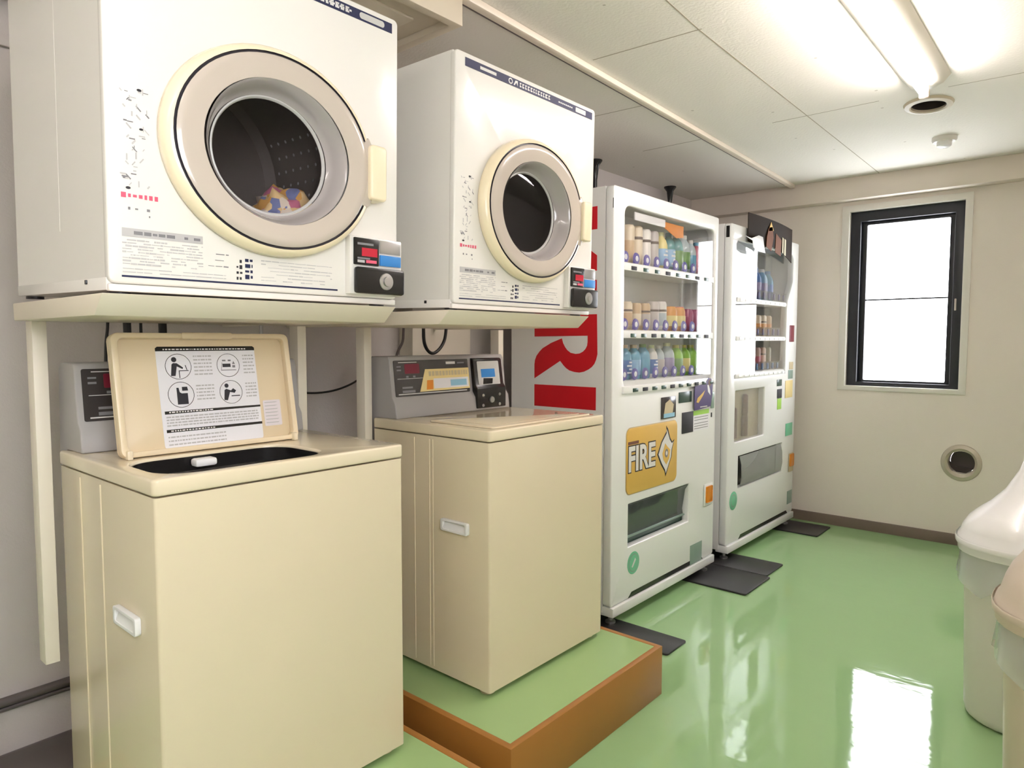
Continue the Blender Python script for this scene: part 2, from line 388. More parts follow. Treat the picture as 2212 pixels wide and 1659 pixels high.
# duct cover box above the first dryer
r = root('ceiling_duct_box', (-.3, .95, 2.1), 'beige ceiling duct cover with a recessed underside above the first dryer', 'duct cover')
x0, x1, y0, y1, z0 = -.75, .06, .3, 1.47, 2.12
MB().prism([(x0, y0), (x1, y0), (x1, y1), (x0, y1)], 'z', z0, H - .0005, holes=[[(x0 + .03, y0 + .03), (x1 - .03, y0 + .03), (x1 - .03, y1 - .03), (x0 + .03, y1 - .03)]], bev=.002).build('duct_frame', 'duct', r)
b = MB().box(x0 + .031, x1 - .031, y0 + .031, y1 - .031, z0 + .02, z0 + .03); b.box(x0 + .1, x1 - .1, y0 + .1, y1 - .1, z0 + .012, z0 + .02, .002); b.build('duct_panel', 'duct', r)
# steady rods on top of the first vending machine
for (y, lab) in ((3.29, 'short black steady bolt between ceiling and first vending machine, beside the second dryer'), (4.17, 'short black steady bolt between ceiling and the back of the far vending machine')):
    x = -.70
    b = MB().lathe([(0, .01), (.012, .01), (.012, H - 1.834 - .11), (.022, H - 1.834 - .03), (.04, H - 1.834 - .006), (.04, H - 1.8345), (0, H - 1.8345)], (x, y, 1.834), 'z', 14)
    b.box(x - .015, -.48, y - .015, y + .015, 1.8335, 1.846, .001)
    tag(b.build('steady_bolt', 'black', None), lab, 'bolt', 'black steady bolts')

# wall vent
r = root('wall_vent', (VC[0], YB, VC[1]), 'round metal pipe vent low on the back wall', 'vent')
MB().lathe([(.108, -.001), (.104, -.008), (.085, -.013), (.078, -.008), (.0705, .0), (.0705, .15)], (VC[0], YB, VC[1]), 'y', 40, sy=.96).build('vent_ring', 'vent_al', r)
b = MB().lathe([(.07, .10), (0, .10)], (VC[0], YB, VC[1]), 'y', 32, sy=.96); b.build('vent_cap', 'pipe', r)
MB().prism([(-.07 + VC[0], VC[1] + .0), (VC[0] - .03, VC[1] - .03), (VC[0] + .06, VC[1] - .035), (VC[0] + .02, VC[1] - .066), (VC[0] - .03, VC[1] - .062), (VC[0] - .06, VC[1] - .035)], 'y', YB + .05, YB + .06).build('vent_flap', 'vent_dk', r)

# pipe on the left wall + floor pipe cover
b = MB().tube([(-.768, YR + .001, .196), (-.768, 2.29, .196)], .013, 14); b.tube([(-.772, YR + .001, .174), (-.772, 2.29, .174)], .007, 10)
for y in (.2, .75, 1.3, 1.9): b.box(WL + .0005, -.752, y, y + .015, .164, .212, .003)
tag(b.build('wall_pipe', 'pipe', None), 'dark grey water pipes clipped low along the left wall behind the washers', 'pipe')
b = MB().prism([(-.62, 0.0004), (-.62, .015), (-.65, .035), (-.70, .048), (-.75, .05), (-.785, .04), (-.785, 0.0004)], 'y', .42, 1.0, bev=.004)
tag(b.build('floor_hump_cover', 'pipe', None), 'dark rounded pipe cover on the floor by the left wall', 'pipe cover')

# ================================================================== platforms
def platform(y0, y1, lab):
    r = root('low_platform', (0, (y0 + y1) / 2, 0), lab, 'platform', 'low platforms under the washers')
    x0, x1, z = -.315, .42, .169; t = .02
    MB().prism([(x0, y0), (x1, y0), (x1, y1), (x0, y1)], 'z', 0.0005, z, holes=[[(x0 + t, y0 + t), (x1 - t, y0 + t), (x1 - t, y1 - t), (x0 + t, y1 - t)]], bev=.0015).build('edge_board', 'brown', r)
    MB().box(x0 + t, x1 - t, y0 + t, y1 - t, z - .03, z - .0008).build('platform_top', 'platgreen', r)
platform(.38, 1.17, 'brown-edged green platform under the open washer at the front')
platform(1.272, 2.06, 'brown-edged green platform under the closed second washer')

# ================================================================== washers
WZB, WZT, DZ = .186, .915, .950
def washer(y0, y1, open_lid, lab):
    xf, xb = .215, -.308
    r = root('washing_machine', (-.05, (y0 + y1) / 2, .169), lab, 'washing machine', 'cream top-loading washing machines')
    hole = rrect(-.035, .190, y0 + .03, y1 - .185, .07, 6)
    inner = rrect(xb + .03, xf - .022, y0 + .022, y1 - .022, .05, 5)
    b = MB().prism(rrect(xb, xf, y0, y1, .007, 3), 'z', WZB, WZT, holes=[inner])
    for x in ((-.174, -.054) if open_lid else (-.104, -.035, -.02)):
        b.tube([(x, y0 - .0002, WZB + .01), (x, y0 - .0002, WZT - .01)], .0022, 6)
    b.box(xb + .02, xf - .02, y0 + .02, y1 - .02, WZB, WZB + .01)
    b.build('body', 'cream', r)
    b = MB().prism(rrect(xb, xf + .003, y0 - .003, y1 + .003, .012, 4), 'z', WZT + .003, DZ, holes=[hole] if open_lid else [], bev=.005, seg=3)
    deck = b.build('deck', 'cream_lid', r)
    if open_lid:
        cx, cy = -.015, y0 + .265
        b = MB().lathe([(.228, -.036), (.224, -.05), (.20, -.06), (.205, -.09), (.21, -.42), (0, -.42)], (cx - .03, cy, DZ - .005), 'z', 48)
        b.build('tub', 'steel', r)
        b = MB().lathe([(.198, -.062), (.188, -.066), (.182, -.08), (.182, -.40)], (cx - .03, cy, DZ), 'z', 48); b.build('wash_drum', 'silver', r)
        b = MB().lathe([(0, .06), (.03, .055), (.05, .02), (.12, .0)], (cx - .03, cy, DZ - .41), 'z', 30); b.build('agitator', 'white_pl', r)
        MB().box(-.03, .0, y0 + .175, y0 + .225, .922, .940, .006).build('lint_filter', 'white_pl', r)
        # splash strips of dark seal round the opening
        MB().prism(rrect(-.0348, .1898, y0 + .0302, y1 - .1852, .0698, 6), 'z', .912, .9435, holes=[rrect(-.031, .186, y0 + .034, y1 - .189, .066, 6)]).build('opening_seal', 'black', r)
    # lid
    ly0, ly1 = (y0 + .04, y0 + .462) if open_lid else (y0 + .035, y0 + .53)
    L = .272
    if open_lid:
        ang = math.radians(10)
        # local: a along y, t up, n thickness ; lid plane leans back
        def X(): return Matrix.Translation((-.05, 0, .953)) @ Matrix.Rotation(-ang, 4, 'Y')
        T = X()
        b = MB().prism(rrect(ly0, ly1, 0.0, L, .016, 4), 'x', -.020, -.012, mtx=T, bev=.002)
        b.prism(rrect(ly0, ly1, 0.0, L, .016, 4), 'x', -.014, .006, holes=[rrect(ly0 + .014, ly1 - .014, .012, L - .012, .012, 4)], mtx=T, bev=.003)
        b.prism(rrect(ly0 + .15, ly1 - .15, L - .014, L + .001, .004, 2), 'x', -.012, .008, mtx=T, bev=.002)
        lid = b.build('lid', 'cream_in', r)
        for yy in (ly0 + .008, ly1 - .02): MB().box(-.058, -.036, yy, yy + .012, DZ + .0002, DZ + .02, .003).build('hinge', 'cream_lid', lid)
        # instruction sheet
        s0, s1, t0, t1 = ly0 + .096, ly1 - .088, .010, .243
        b = MB().prism(rrect(s0, s1, t0, t1, .008, 3), 'x', -.0119, -.0115, mtx=T); st = b.build('instruction_sheet', 'paper', lid)
        k = -.0114; SW = s1 - s0; SH = t1 - t0
        def S_(u, v): return (s0 + u * SW, t0 + v * SH)
        b = MB().m('black')
        b.prism([S_(.0, .955), S_(.0, .985), S_(.02, 1), S_(.98, 1), S_(1, .985), S_(1, .955)], 'x', k, k + .0003, mtx=T)
        b.prism([S_(.03, .335), S_(1.0, .345), S_(1.0, .365), S_(.03, .365)], 'x', k, k + .0003, mtx=T)
        b.prism([S_(.03, .155), S_(1.0, .160), S_(1.0, .185), S_(.03, .185)], 'x', k, k + .0003, mtx=T)
        # four round pictograms
        def ring(u, v, rr=.125):
            cx_, cy_ = S_(u, v); R = rr * SW
            b.prism(ell(cx_, cy_, R, R, 28), 'x', k, k + .0003, holes=[ell(cx_, cy_, R * .965, R * .965, 28)], mtx=T)
            return cx_, cy_, R
        def pg(c_, pts): b.prism([(c_[0] + p[0] * c_[2], c_[1] + p[1] * c_[2]) for p in pts], 'x', k, k + .0003, mtx=T)
        def disc(c_, x, y, rr): b.prism(ell(c_[0] + x * c_[2], c_[1] + y * c_[2], rr * c_[2], rr * c_[2], 16), 'x', k, k + .0003, mtx=T)
        A = ring(.20, .80); B = ring(.70, .80, .12); Cc = ring(.20, .52); D = ring(.70, .52, .12)
        b.m('ink_dark')
        disc(A, -.30, .55, .20); pg(A, [(-.62, -.72), (-.5, .18), (-.38, .28), (-.1, .26), (.35, -.08), (.3, -.2), (-.12, .02), (-.28, -.72)])
        pg(A, [(.0, -.3), (.75, -.3), (.75, -.36), (.06, -.36), (.06, -.9), (.0, -.9)]); pg(A, [(.5, .1), (.56, .1), (.66, -.28), (.6, -.28)])
        disc(D, -.35, .55, .18); pg(D, [(-.66, -.66), (-.56, .18), (-.4, .28), (0, .12), (.2, .3), (.45, .1), (.3, -.1), (-.1, .0), (-.36, -.7)])
        pg(D, [(0, -.3), (.75, -.3), (.75, -.38), (0, -.38)])
        pg(Cc, [(-.32, -.75), (.5, -.75), (.5, .1), (.05, .1), (-.1, .2), (-.16, .55), (-.32, .55)]); pg(Cc, [(.1, .3), (.1, .6), (.5, .6), (.55, .3)])
        pg(B, [(-.5, -.15), (.2, -.15), (.2, .14), (-.5, .14)]); b.m('ink')
        pg(B, [(-.66, -.44), (.66, -.44), (.66, -.38), (-.66, -.38)]); pg(B, [(-.66, -.4), (-.62, -.4), (-.5, .25), (-.54, .25)]); pg(B, [(.35, -.2), (.6, -.2), (.6, .0), (.35, .0)]); pg(B, [(.35, .1), (.6, .1), (.48, .35)]); pg(B, [(-.5, .35), (-.2, .35), (-.2, .48), (-.5, .48)]); pg(B, [(-.0, .35), (.25, .35), (.25, .48), (0, .48)])
        b.m('ink_pale')
        rd = random.Random(5)
        for (u0, u1, v0, v1, n) in ((.35, .53, .70, .92, 6), (.86, .98, .70, .92, 6), (.35, .53, .45, .62, 5), (.86, .98, .45, .62, 5), (.04, .97, .21, .32, 4), (.04, .6, .02, .13, 3)):
            for i in range(n):
                v = v0 + (v1 - v0) * (i + .5) / n; u = u0
                while u < u1 - .01:
                    d = rd.uniform(.01, .05); e = min(u1, u + d)
                    b.prism([S_(u, v - .008), S_(e, v - .008), S_(e, v + .006), S_(u, v + .006)], 'x', k, k + .0003, mtx=T); u = e + .008
        b.m('white_ink')
        for v in (.972, .352, .170):
            u = .07
            while u < (.5 if v < .9 else .9):
                d = rd.uniform(.008, .03); b.prism([S_(u, v - .006), S_(u + d, v - .006), S_(u + d, v + .006), S_(u, v + .006)], 'x', k + .0004, k + .0006, mtx=T); u += d + .01
        b.build('printing', 'ink', st)
        b = MB().prism(rrect(s1 + .008, s1 + .055, .04, .105, .003, 2), 'x', -.0119, -.0115, mtx=T); st2 = b.build('small_sticker', 'paper_pale', lid)
        b = MB()
        for i in range(7):
            v = .047 + i * .0085; b.prism([(s1 + .012, v), (s1 + .048 - rd.uniform(0, .012), v), (s1 + .048, v + .002), (s1 + .012, v + .002)], 'x', k, k + .0003, mtx=T)
        b.build('printing', 'ink_pale', st2)
    else:
        b = MB().prism(rrect(-.075, .198, ly0, ly1, .012, 4), 'z', DZ + .0003, DZ + .007, bev=.003); lid = b.build('lid', 'cream_lid', r)
        MB().prism(rrect(-.05, .175, ly0 + .03, ly1 - .03, .012, 4), 'z', DZ + .0072, DZ + .0085, bev=.0006).build('lid_panel', 'cream_lid', lid)
        MB().lathe([(0, .004), (.004, .004), (.005, 0)], (.11, ly1 - .08, DZ + .0085), 'z', 10).build('lid_button', 'brown_stick', lid)
    # console
    cy0, cy1 = y0 + .014, y1 - .008
    prof = [(-.205, DZ + .0003), (-.212, 1.0), (-.226, 1.02), (-.240, 1.140), (-.248, 1.153), (-.33, 1.153), (-.345, 1.14), (-.36, DZ - .10), (-.3085, DZ - .10), (-.3085, DZ + .0003)]
    cn = MB().prism(prof, 'y', cy0, cy1, bev=.004, seg=3).build('console', 'grey_con', r)
    a = math.atan2(.014, .12)
    T = Matrix.Translation((-.226 + .0006, 0, 1.02)) @ Matrix.Rotation(-a, 4, 'Y')
    p0 = cy0 + .014
    MB().prism(rrect(p0, p0 + .345, .0, .120, .004, 2), 'x', 0, .0015, mtx=T).build('control_panel', 'dark', cn)
    b = MB().m('maroon').prism(rrect(p0 + .045, p0 + .11, .075, .108, .003, 2), 'x', .0016, .002, mtx=T)
    b.m('white_ink')
    for q in ((.02, .1, .112, .114), (.012, .33, .006, .009), (.012, .13, .058, .0595), (.235, .28, .103, .112)):
        b.prism([(p0 + q[0], q[2]), (p0 + q[1], q[2]), (p0 + q[1], q[3]), (p0 + q[0], q[3])], 'x', .0016, .0019, mtx=T)
    b.m('ink')
    for q in ((.03, .085, .012, .02), (.03, .075, .026, .032), (.012, .03, .085, .09), (.012, .03, .097, .101), (.05, .06, .062, .068), (.08, .09, .062, .068), (.29, .325, .104, .109)):
        b.prism([(p0 + q[0], q[2]), (p0 + q[1], q[2]), (p0 + q[1], q[3]), (p0 + q[0], q[3])], 'x', .0016, .0019, mtx=T)
    b.build('panel_marks', 'white_ink', cn)
    st = MB().prism([(p0 + .105, .012), (p0 + .345, .014), (p0 + .345, .088), (p0 + .135, .088)], 'x', .0021, .0026, mtx=T).build('price_sticker', 'yellow', cn)
    b = MB().m('tan')
    rd = random.Random(11); u = p0 + .15
    while u < p0 + .335: d = rd.uniform(.006, .016); b.prism([(u, .064), (u + d, .064), (u + d, .08), (u, .08)], 'x', .0027, .003, mtx=T); u += d + .004
    b.m('paper').prism([(p0 + .17, .02), (p0 + .34, .02), (p0 + .34, .055), (p0 + .17, .055)], 'x', .0027, .003, mtx=T)
    b.m('orange').prism([(p0 + .135, .018), (p0 + .165, .018), (p0 + .168, .05), (p0 + .14, .05)], 'x', .0027, .003, mtx=T)
    b.m('paleblue').prism([(p0 + .25, .026), (p0 + .33, .026), (p0 + .33, .048), (p0 + .25, .048)], 'x', .0031, .0033, mtx=T)
    b.build('sticker_print', 'tan', st)
    # coin unit
    q0 = p0 + .360; 
    cb = MB().prism([(-.200, DZ + .008), (-.200, 1.03), (-.212, 1.045), (-.225, 1.136), (-.232, 1.141), (-.245, 1.141), (-.245, DZ + .008)], 'y', q0, q0 + .155, bev=.003).build('coin_unit', 'black', cn)
    T2 = Matrix.Translation((-.212 + .0004, 0, 1.045)) @ Matrix.Rotation(-math.atan2(.013, .091), 4, 'Y')
    MB().prism(rrect(q0 + .018, q0 + .135, -.005, .085, .004, 2), 'x', 0, .001, mtx=T2).build('coin_window', 'silver', cb)
    b = MB().m('blue').prism([(q0 + .035, .025), (q0 + .11, .025), (q0 + .11, .056), (q0 + .035, .056)], 'x', .0012, .0016, mtx=T2)
    b.m('black').prism([(q0 + .04, .0), (q0 + .09, .0), (q0 + .095, .02), (q0 + .045, .022)], 'x', .0012, .002, mtx=T2)
    b.build('coin_label', 'blue', cb)
    for (u, v) in ((.03, .018), (.03, .055), (.12, .018), (.12, .055)):
        MB().lathe([(.006, 0), (.004, .003), (0, .003)], (-.1999, q0 + u, DZ + v), 'x', 10).build('screw', 'steel', cb)
    MB().lathe([(.012, 0), (.011, .005), (0, .006)], (-.1999, q0 + .075, DZ + .037), 'x', 16).build('lock', 'steel', cb)
    # side grip
    for s, yy in ((1, y0),):
        g = MB().prism(rrect(.024, .136, .636, .672, .006, 3), 'y', yy - .012, yy - .0004, holes=[rrect(.033, .127, .643, .666, .004, 2)], bev=.001)
        g.prism([(yy - .0008, .643), (yy - .0105, .643), (yy - .0012, .663), (yy - .0008, .666)], 'x', .033, .127)
        g.build('side_grip', 'white_pl', r)
    for x in (xf - .04, xb + .05):
        for y in (y0 + .035, y1 - .035):
            MB().lathe([(0, 0.0003), (.022, .0003), (.024, .006), (.018, .012), (.018, .017), (0, .017)], (x, y, .169), 'z', 16).build('foot', 'tan', r)
    return r
washer(.512, 1.097, True, 'cream washing machine at the front with its lid propped open over the tub')
washer(1.415, 1.995, False, 'cream washing machine with its lid shut, beside the first vending machine')

# ================================================================== dryer stands
def stand(y0, y1, p0, p1, lab):
    r = root('dryer_stand', (-.05, (y0 + y1) / 2, 1.25), lab, 'stand', 'steel stands carrying the dryers')
    b = MB()
    bb = bmesh.new()
    zt, zb = 1.286, 1.248
    top = [(-.32, y0), (.215, y0), (.215, y1), (-.32, y1)]; bot = [(-.32, y0 + .001), (.172, y0 + .001), (.172, y1 - .001), (-.32, y1 - .001)]
    T_ = [bb.verts.new((x, y, zt)) for x, y in top]; B_ = [bb.verts.new((x, y, zb)) for x, y in bot]
    bb.faces.new(T_); bb.faces.new(B_[::-1])
    for i in range(4): bb.faces.new((T_[i], B_[i], B_[(i + 1) % 4], T_[(i + 1) % 4]))
    bmesh.ops.bevel(bb, geom=bb.edges[:], offset=.002, segments=2, profile=.5, affect='EDGES'); b.merge(bb)
    b.build('tray', 'tray', r)
    for y in (p0, p1):
        z = .452 if y == p0 else .50
        if y1 > 1.5 and y == p1: z = 1.0
        MB().box(-.355, -.311, y, y + .029, z, 1.2475, .001).build('post', 'post', r)
    return r
s1 = stand(.437, 1.082, .468, 1.140, 'beige steel stand on posts under the large front dryer')
s2 = stand(1.262, 1.905, 1.384, 2.040, 'beige steel stand on posts under the second dryer')
for st_, ys in ((s1, (.4815, 1.153)), (s2, (1.399, 2.054))):
    for y in ys[(1 if st_ is s1 else 0):]: MB().box(-.7875 if y < 2 else -.6995, -.3195, y - .008, y + .008, 1.252, 1.28, .002).build('wall_arm', 'post', st_)
for z in (.878, .605):
    MB().lathe([(0, -.03), (.004, -.03), (.004, -.006), (.009, -.006), (.009, 0), (0, 0)], (-.3552, .48, z), 'x', 10).build('bolt', 'steel', s1)

# ================================================================== dryers (local frame: x forward, y right, z up)
def dryer(y0, is_front, lab):
    W, Hh, D = .641, .668, .545
    tilt = math.radians(1.2)
    r = root('tumble_dryer', (.2, y0, 1.293), lab, 'tumble dryer', 'stacked white coin tumble dryers', rot=(0, tilt, 0), local=True)
    cy, cz = .318, .292
    b = MB()
    # cabinet: hollow tube of four walls with a back, front closed by the panel
    b.prism([(0, 0), (W, 0), (W, Hh), (0, Hh)], 'x', -D, -.012, holes=[[(.012, .012), (W - .012, .012), (W - .012, Hh - .012), (.012, Hh - .012)]])
    b.box(-D, -D + .01, .012, W - .012, .012, Hh - .012)
    b.tube([(-.25, .0004, .12), (-.25, .0004, Hh - .01)], .0008, 6)
    b.box(-D, -.012, -.0012, .0, .0, .022, .0005)
    b.build('cabinet', 'enamel', r)
    MB().box(-.112, -.104, -.004, .0, .012, .020, .001).build('cabinet_screw', 'black', r)
    b = MB().prism(rrect(-.001, W + .001, .012, Hh + .001, .012, 4), 'x', -.02, .0, holes=[ell(cy, cz, .15, .145, 40)], bev=.004, seg=3)
    b.box(-.02, -.004, 0, W, -.002, .0115, .003)
    fr = b.build('front_panel', 'enamel', r)
    # door
    sy = 1.13
    b = MB().m('ring_cream').lathe([(.204, .0003), (.208, .006), (.206, .022), (.199, .031), (.193, .033)], (0, cy, cz), 'x', 72, sy=sy)
    b.m('gasket').lathe([(.193, .033), (.1925, .0285), (.1885, .0285), (.188, .033)], (0, cy, cz), 'x', 72, sy=sy)
    b.m('greige').lathe([(.188, .033), (.182, .0365), (.172, .037), (.150, .032), (.143, .031)], (0, cy, cz), 'x', 72, sy=sy)
    b.m('greige_in').lathe([(.143, .031), (.138, .026), (.130, .001), (.124, -.010), (.120, -.014)], (0, cy, cz), 'x', 72, sy=1.10)
    b.m('silver').lathe([(.120, -.014), (.117, -.013), (.114, -.018)], (0, cy, cz), 'x', 72, sy=1.08)
    door = b.build('door', 'greige', r, smooth=50)
    b = MB().lathe([(.116, -.017), (.08, -.012), (.04, -.009), (0, -.008)], (0, cy, cz), 'x', 48, sy=1.08); b.build('door_glass', 'dglass', door, smooth=60)
    hy = cy + .205
    b = MB().m('greige').prism([(hy - .012, cz - .075), (hy + .008, cz - .078), (hy + .026, cz - .05), (hy + .026, cz + .05), (hy + .008, cz + .078), (hy - .012, cz + .055)], 'x', .02, .034, bev=.004)
    b.m('ring_cream').prism(rrect(hy + .006, hy + .052, cz - .062, cz + .062, .010, 4), 'x', .001, .046, bev=.006, seg=3)
    b.build('door_handle', 'ring_cream', door)
    # drum
    b = MB().m('drum').lathe([(.148, -.021), (.150, -.03), (.255, -.05), (.262, -.07), (.262, -.44), (.24, -.46), (0, -.46)], (0, cy, cz + .02), 'x', 48)
    b.m('hole')
    for i in range(12 if is_front else 0):
        for j in range(9):
            a = math.radians(-62 + i * 8); x = -.12 - j * .035 - (i % 2) * .017
            c_ = Vector((x, cy + .2605 * math.cos(a), cz + .02 + .2605 * math.sin(a)))
            n = Vector((0, -math.cos(a), -math.sin(a))); t = Vector((0, -math.sin(a), math.cos(a)))
            vs = [b.bm.verts.new(c_ + Vector((1, 0, 0)) * .0045 * math.cos(q) + t * .0045 * math.sin(q)) for q in [k_ * math.pi / 3 for k_ in range(6)]]
            b.face(vs)
    drum = b.build('drum', 'drum', r)
    for a in (200, 320, 80):
        t = math.radians(a); p = Vector((math.cos(t), math.sin(t))); q = Vector((-math.sin(t), math.cos(t)))
        ct = Vector((cy, cz + .02))
        pts = [ct + p * .26 - q * .05, ct + p * .20 - q * .018, ct + p * .185, ct + p * .20 + q * .018, ct + p * .26 + q * .05]
        MB().prism([tuple(v) for v in pts], 'x', -.44, -.08, bev=.004).build('drum_fin', 'drum', drum)
    # navy strip with marks
    sz0, sz1 = Hh - .034, Hh - .012
    st = MB().box(.0002, .0012, .034, W - .018, sz0, sz1).build('header_strip', 'navy', fr)
    b = MB().m('silver'); k = .0013
    def q(a0, a1, c0, c1): b.prism([(a0, sz0 + c0), (a1, sz0 + c0), (a1, sz0 + c1), (a0, sz0 + c1)], 'x', k, k + .0003)
    if is_front:
        b.prism(rrect(.53, .60, sz0 + .004, sz1 - .004, .006, 4), 'x', k, k + .0003); scr = (.30, .50)
    else:
        b.prism(rrect(.53, .585, sz0 + .004, sz1 - .004, .002, 2), 'x', k, k + .0003)
        q(.09, .155, .007, .015)
    b.m('white_ink')
    if not is_front:
        b.prism(ell(.215, (sz0 + sz1) / 2, .009, .008, 20), 'x', k, k + .0003, holes=[ell(.215, (sz0 + sz1) / 2, .006, .005, 20)])
        for (a0, a1) in ((.228, .246),): b.prism([(a0, sz0 + .004), (a0 + .005, sz0 + .004), (a0 + .012, sz0 + .013), (a1, sz0 + .004), (a1, sz0 + .018), (a0 + .008, sz0 + .018)], 'x', k, k + .0003)
    rd = random.Random(3); u = .255
    while u < (.40 if not is_front else .50):
        d = rd.uniform(.006, .011); q(u, u + d, .005, .009); q(u + .001, u + d * .5, .009, .017); q(u, u + d, .014, .017); u += d + .004
    u = .44
    while u < .51: d = rd.uniform(.004, .008); q(u, u + d, .009, .013); u += d + .003
    b.build('strip_lettering', 'silver', st)
    # printed instructions along the left and the bottom
    b = MB().m('ink_pale')
    k = .0003; rq = random.Random(8)
    for q_ in range(46):
        u_, v_ = rq.uniform(.024, .070), rq.uniform(.185, .352); b.m('ink' if q_ % 3 == 0 else 'ink_pale'); a_ = rq.choice((0, 0, 1.57, .9, -.8)); l_ = rq.uniform(.004, .012); w_ = rq.uniform(.0006, .0014)
        dx_, dz_ = math.cos(a_) * l_ / 2, math.sin(a_) * l_ / 2; nx_, nz_ = -math.sin(a_) * w_, math.cos(a_) * w_
        b.prism([(u_ - dx_ - nx_, v_ - dz_ - nz_), (u_ + dx_ - nx_, v_ + dz_ - nz_), (u_ + dx_ + nx_, v_ + dz_ + nz_), (u_ - dx_ + nx_, v_ - dz_ + nz_)], 'x', k, k + .0003 + q_ * 2e-6)
    for q_ in ((.056, .352, .006), (.058, .285, .005), (.034, .18, .006)): b.m('ink_dark').prism(ell(q_[0], q_[1], q_[2] * .7, q_[2] * .4, 10), 'x', k, k + .0006)
    b.m('ink_pink'); scribble(b, 'x', k, .022, .085, .160, .174, 1, 23, fill=1, wmin=.3, wmax=.6, hfrac=.7)
    b.m('ink'); scribble(b, 'x', k, .025, .07, .128, .15, 2, 24, fill=.4, wmin=.2, wmax=.5)
    b.m('ink_pale'); b.prism([(.022, .095), (.165, .095), (.165, .110), (.022, .110)], 'x', k, k + .0002)
    b.m('ink'); scribble(b, 'x', k + .0003, .03, .16, .097, .108, 1, 25, hfrac=.6, wmin=.4, wmax=1.5)
    b.m('ink_pale'); scribble(b, 'x', k, .022, .165, .045, .092, 9, 26, wmin=.5, wmax=3, hfrac=.6)
    scribble(b, 'x', k, .022, .21, .030, .042, 2, 27, wmin=1, wmax=5, hfrac=.3)
    b.m('ink_dark'); scribble(b, 'x', k, .232, .244, .03, .075, 4, 28, wmin=.3, wmax=.5, hfrac=.7); b.m('navy'); scribble(b, 'x', k, .25, .266, .034, .078, 4, 29, fill=1, wmin=.6, wmax=1, hfrac=.9)
    b.m('ink'); scribble(b, 'x', k, .175, .22, .05, .085, 3, 30, wmin=.4, wmax=1.5, hfrac=.2)
    b.m('ink_pale'); scribble(b, 'x', k, .285, .455, .032, .078, 7, 31, wmin=1, wmax=5, hfrac=.35)
    b.m('navy').prism([(.02, .0235), (.47, .0235), (.47, .027), (.02, .027)], 'x', k, k + .0003)
    b.build('printed_instructions', 'ink', fr)
    # coin unit
    c0, c1 = .497, .637
    cu = MB().box(-.004, .018, c0 - .006, c1 + .004, .018, .150, .003).build('coin_unit', 'enamel', r)
    MB().box(.0182, .024, c0 + .002, c0 + .072, .085, .146, .002).build('display', 'black', cu)
    b = MB().m('redled').box(.0242, .0246, c0 + .022, c0 + .066, .105, .124)
    b.m('ink').box(.0242, .0246, c0 + .01, c0 + .055, .130, .135); b.box(.0242, .0246, c0 + .01, c0 + .045, .098, .102); b.m('ink_pale').box(.0242, .0246, c0 + .01, c0 + .03, .09, .096); b.m('ink_pink').box(.0242, .0246, c0 + .034, c0 + .064, .09, .097)
    b.build('display_marks', 'ink', cu)
    MB().box(.0182, .021, c0 + .076, c1 - .002, .116, .146, .001).build('coin_slot_plate', 'steel', cu)
    MB().box(.0182, .023, c0 + .076, c1 - .002, .087, .112, .001).build('blue_label', 'blue', cu)
    MB().box(.0182, .034, c0 + .002, c1 + .002, .020, .080, .006).build('cash_box', 'black', cu)
    b = MB().lathe([(.020, .034), (.019, .036), (.012, .037), (.011, .041), (0, .042)], (0, c0 + .085, .05), 'x', 24); b.build('lock', 'steel', cu)
    for (a, c_) in ((-.02, .03), (-.52, .03), (-.02, W - .03), (-.52, W - .03)):
        MB().lathe([(0, -.0058), (.018, -.0058), (.018, .0), (0, .0)], (a - .02, c_, 0), 'z', 12).build('foot', 'gasket', r)
    return r
d1 = dryer(.455, True, 'large white dryer at the front, a painted coloured reflection showing in its round window')
d2 = dryer(1.290, False, 'white dryer above the closed washer, its round window dark and empty')
# coloured lump in the first drum, painted to stand in for a reflection
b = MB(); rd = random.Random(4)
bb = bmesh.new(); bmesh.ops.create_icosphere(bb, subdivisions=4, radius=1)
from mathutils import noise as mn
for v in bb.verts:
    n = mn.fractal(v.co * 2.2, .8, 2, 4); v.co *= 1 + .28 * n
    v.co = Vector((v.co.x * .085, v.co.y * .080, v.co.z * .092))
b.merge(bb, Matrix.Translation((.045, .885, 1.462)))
m_ = mat('painted_reflection', (214, 160, 120), 0.8); nt = m_.node_tree; bs = nt.nodes['Principled BSDF']
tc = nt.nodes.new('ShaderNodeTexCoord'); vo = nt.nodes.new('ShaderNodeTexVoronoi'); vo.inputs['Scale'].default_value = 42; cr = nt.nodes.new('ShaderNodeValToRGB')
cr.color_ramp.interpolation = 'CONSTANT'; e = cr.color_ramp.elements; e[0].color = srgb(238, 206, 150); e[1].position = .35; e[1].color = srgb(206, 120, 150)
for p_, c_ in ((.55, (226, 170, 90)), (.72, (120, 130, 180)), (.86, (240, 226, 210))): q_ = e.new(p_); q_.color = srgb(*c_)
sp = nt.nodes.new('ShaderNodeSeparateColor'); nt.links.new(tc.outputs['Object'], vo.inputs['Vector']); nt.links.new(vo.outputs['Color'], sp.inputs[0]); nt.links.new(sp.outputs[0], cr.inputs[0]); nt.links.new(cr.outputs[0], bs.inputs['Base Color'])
M['refl_colours'] = m_
tag(b.build('reflection_lump', 'refl_colours', None, smooth=180), 'patterned orange and pink lump painted as a reflection in the front dryer window', 'painted reflection')

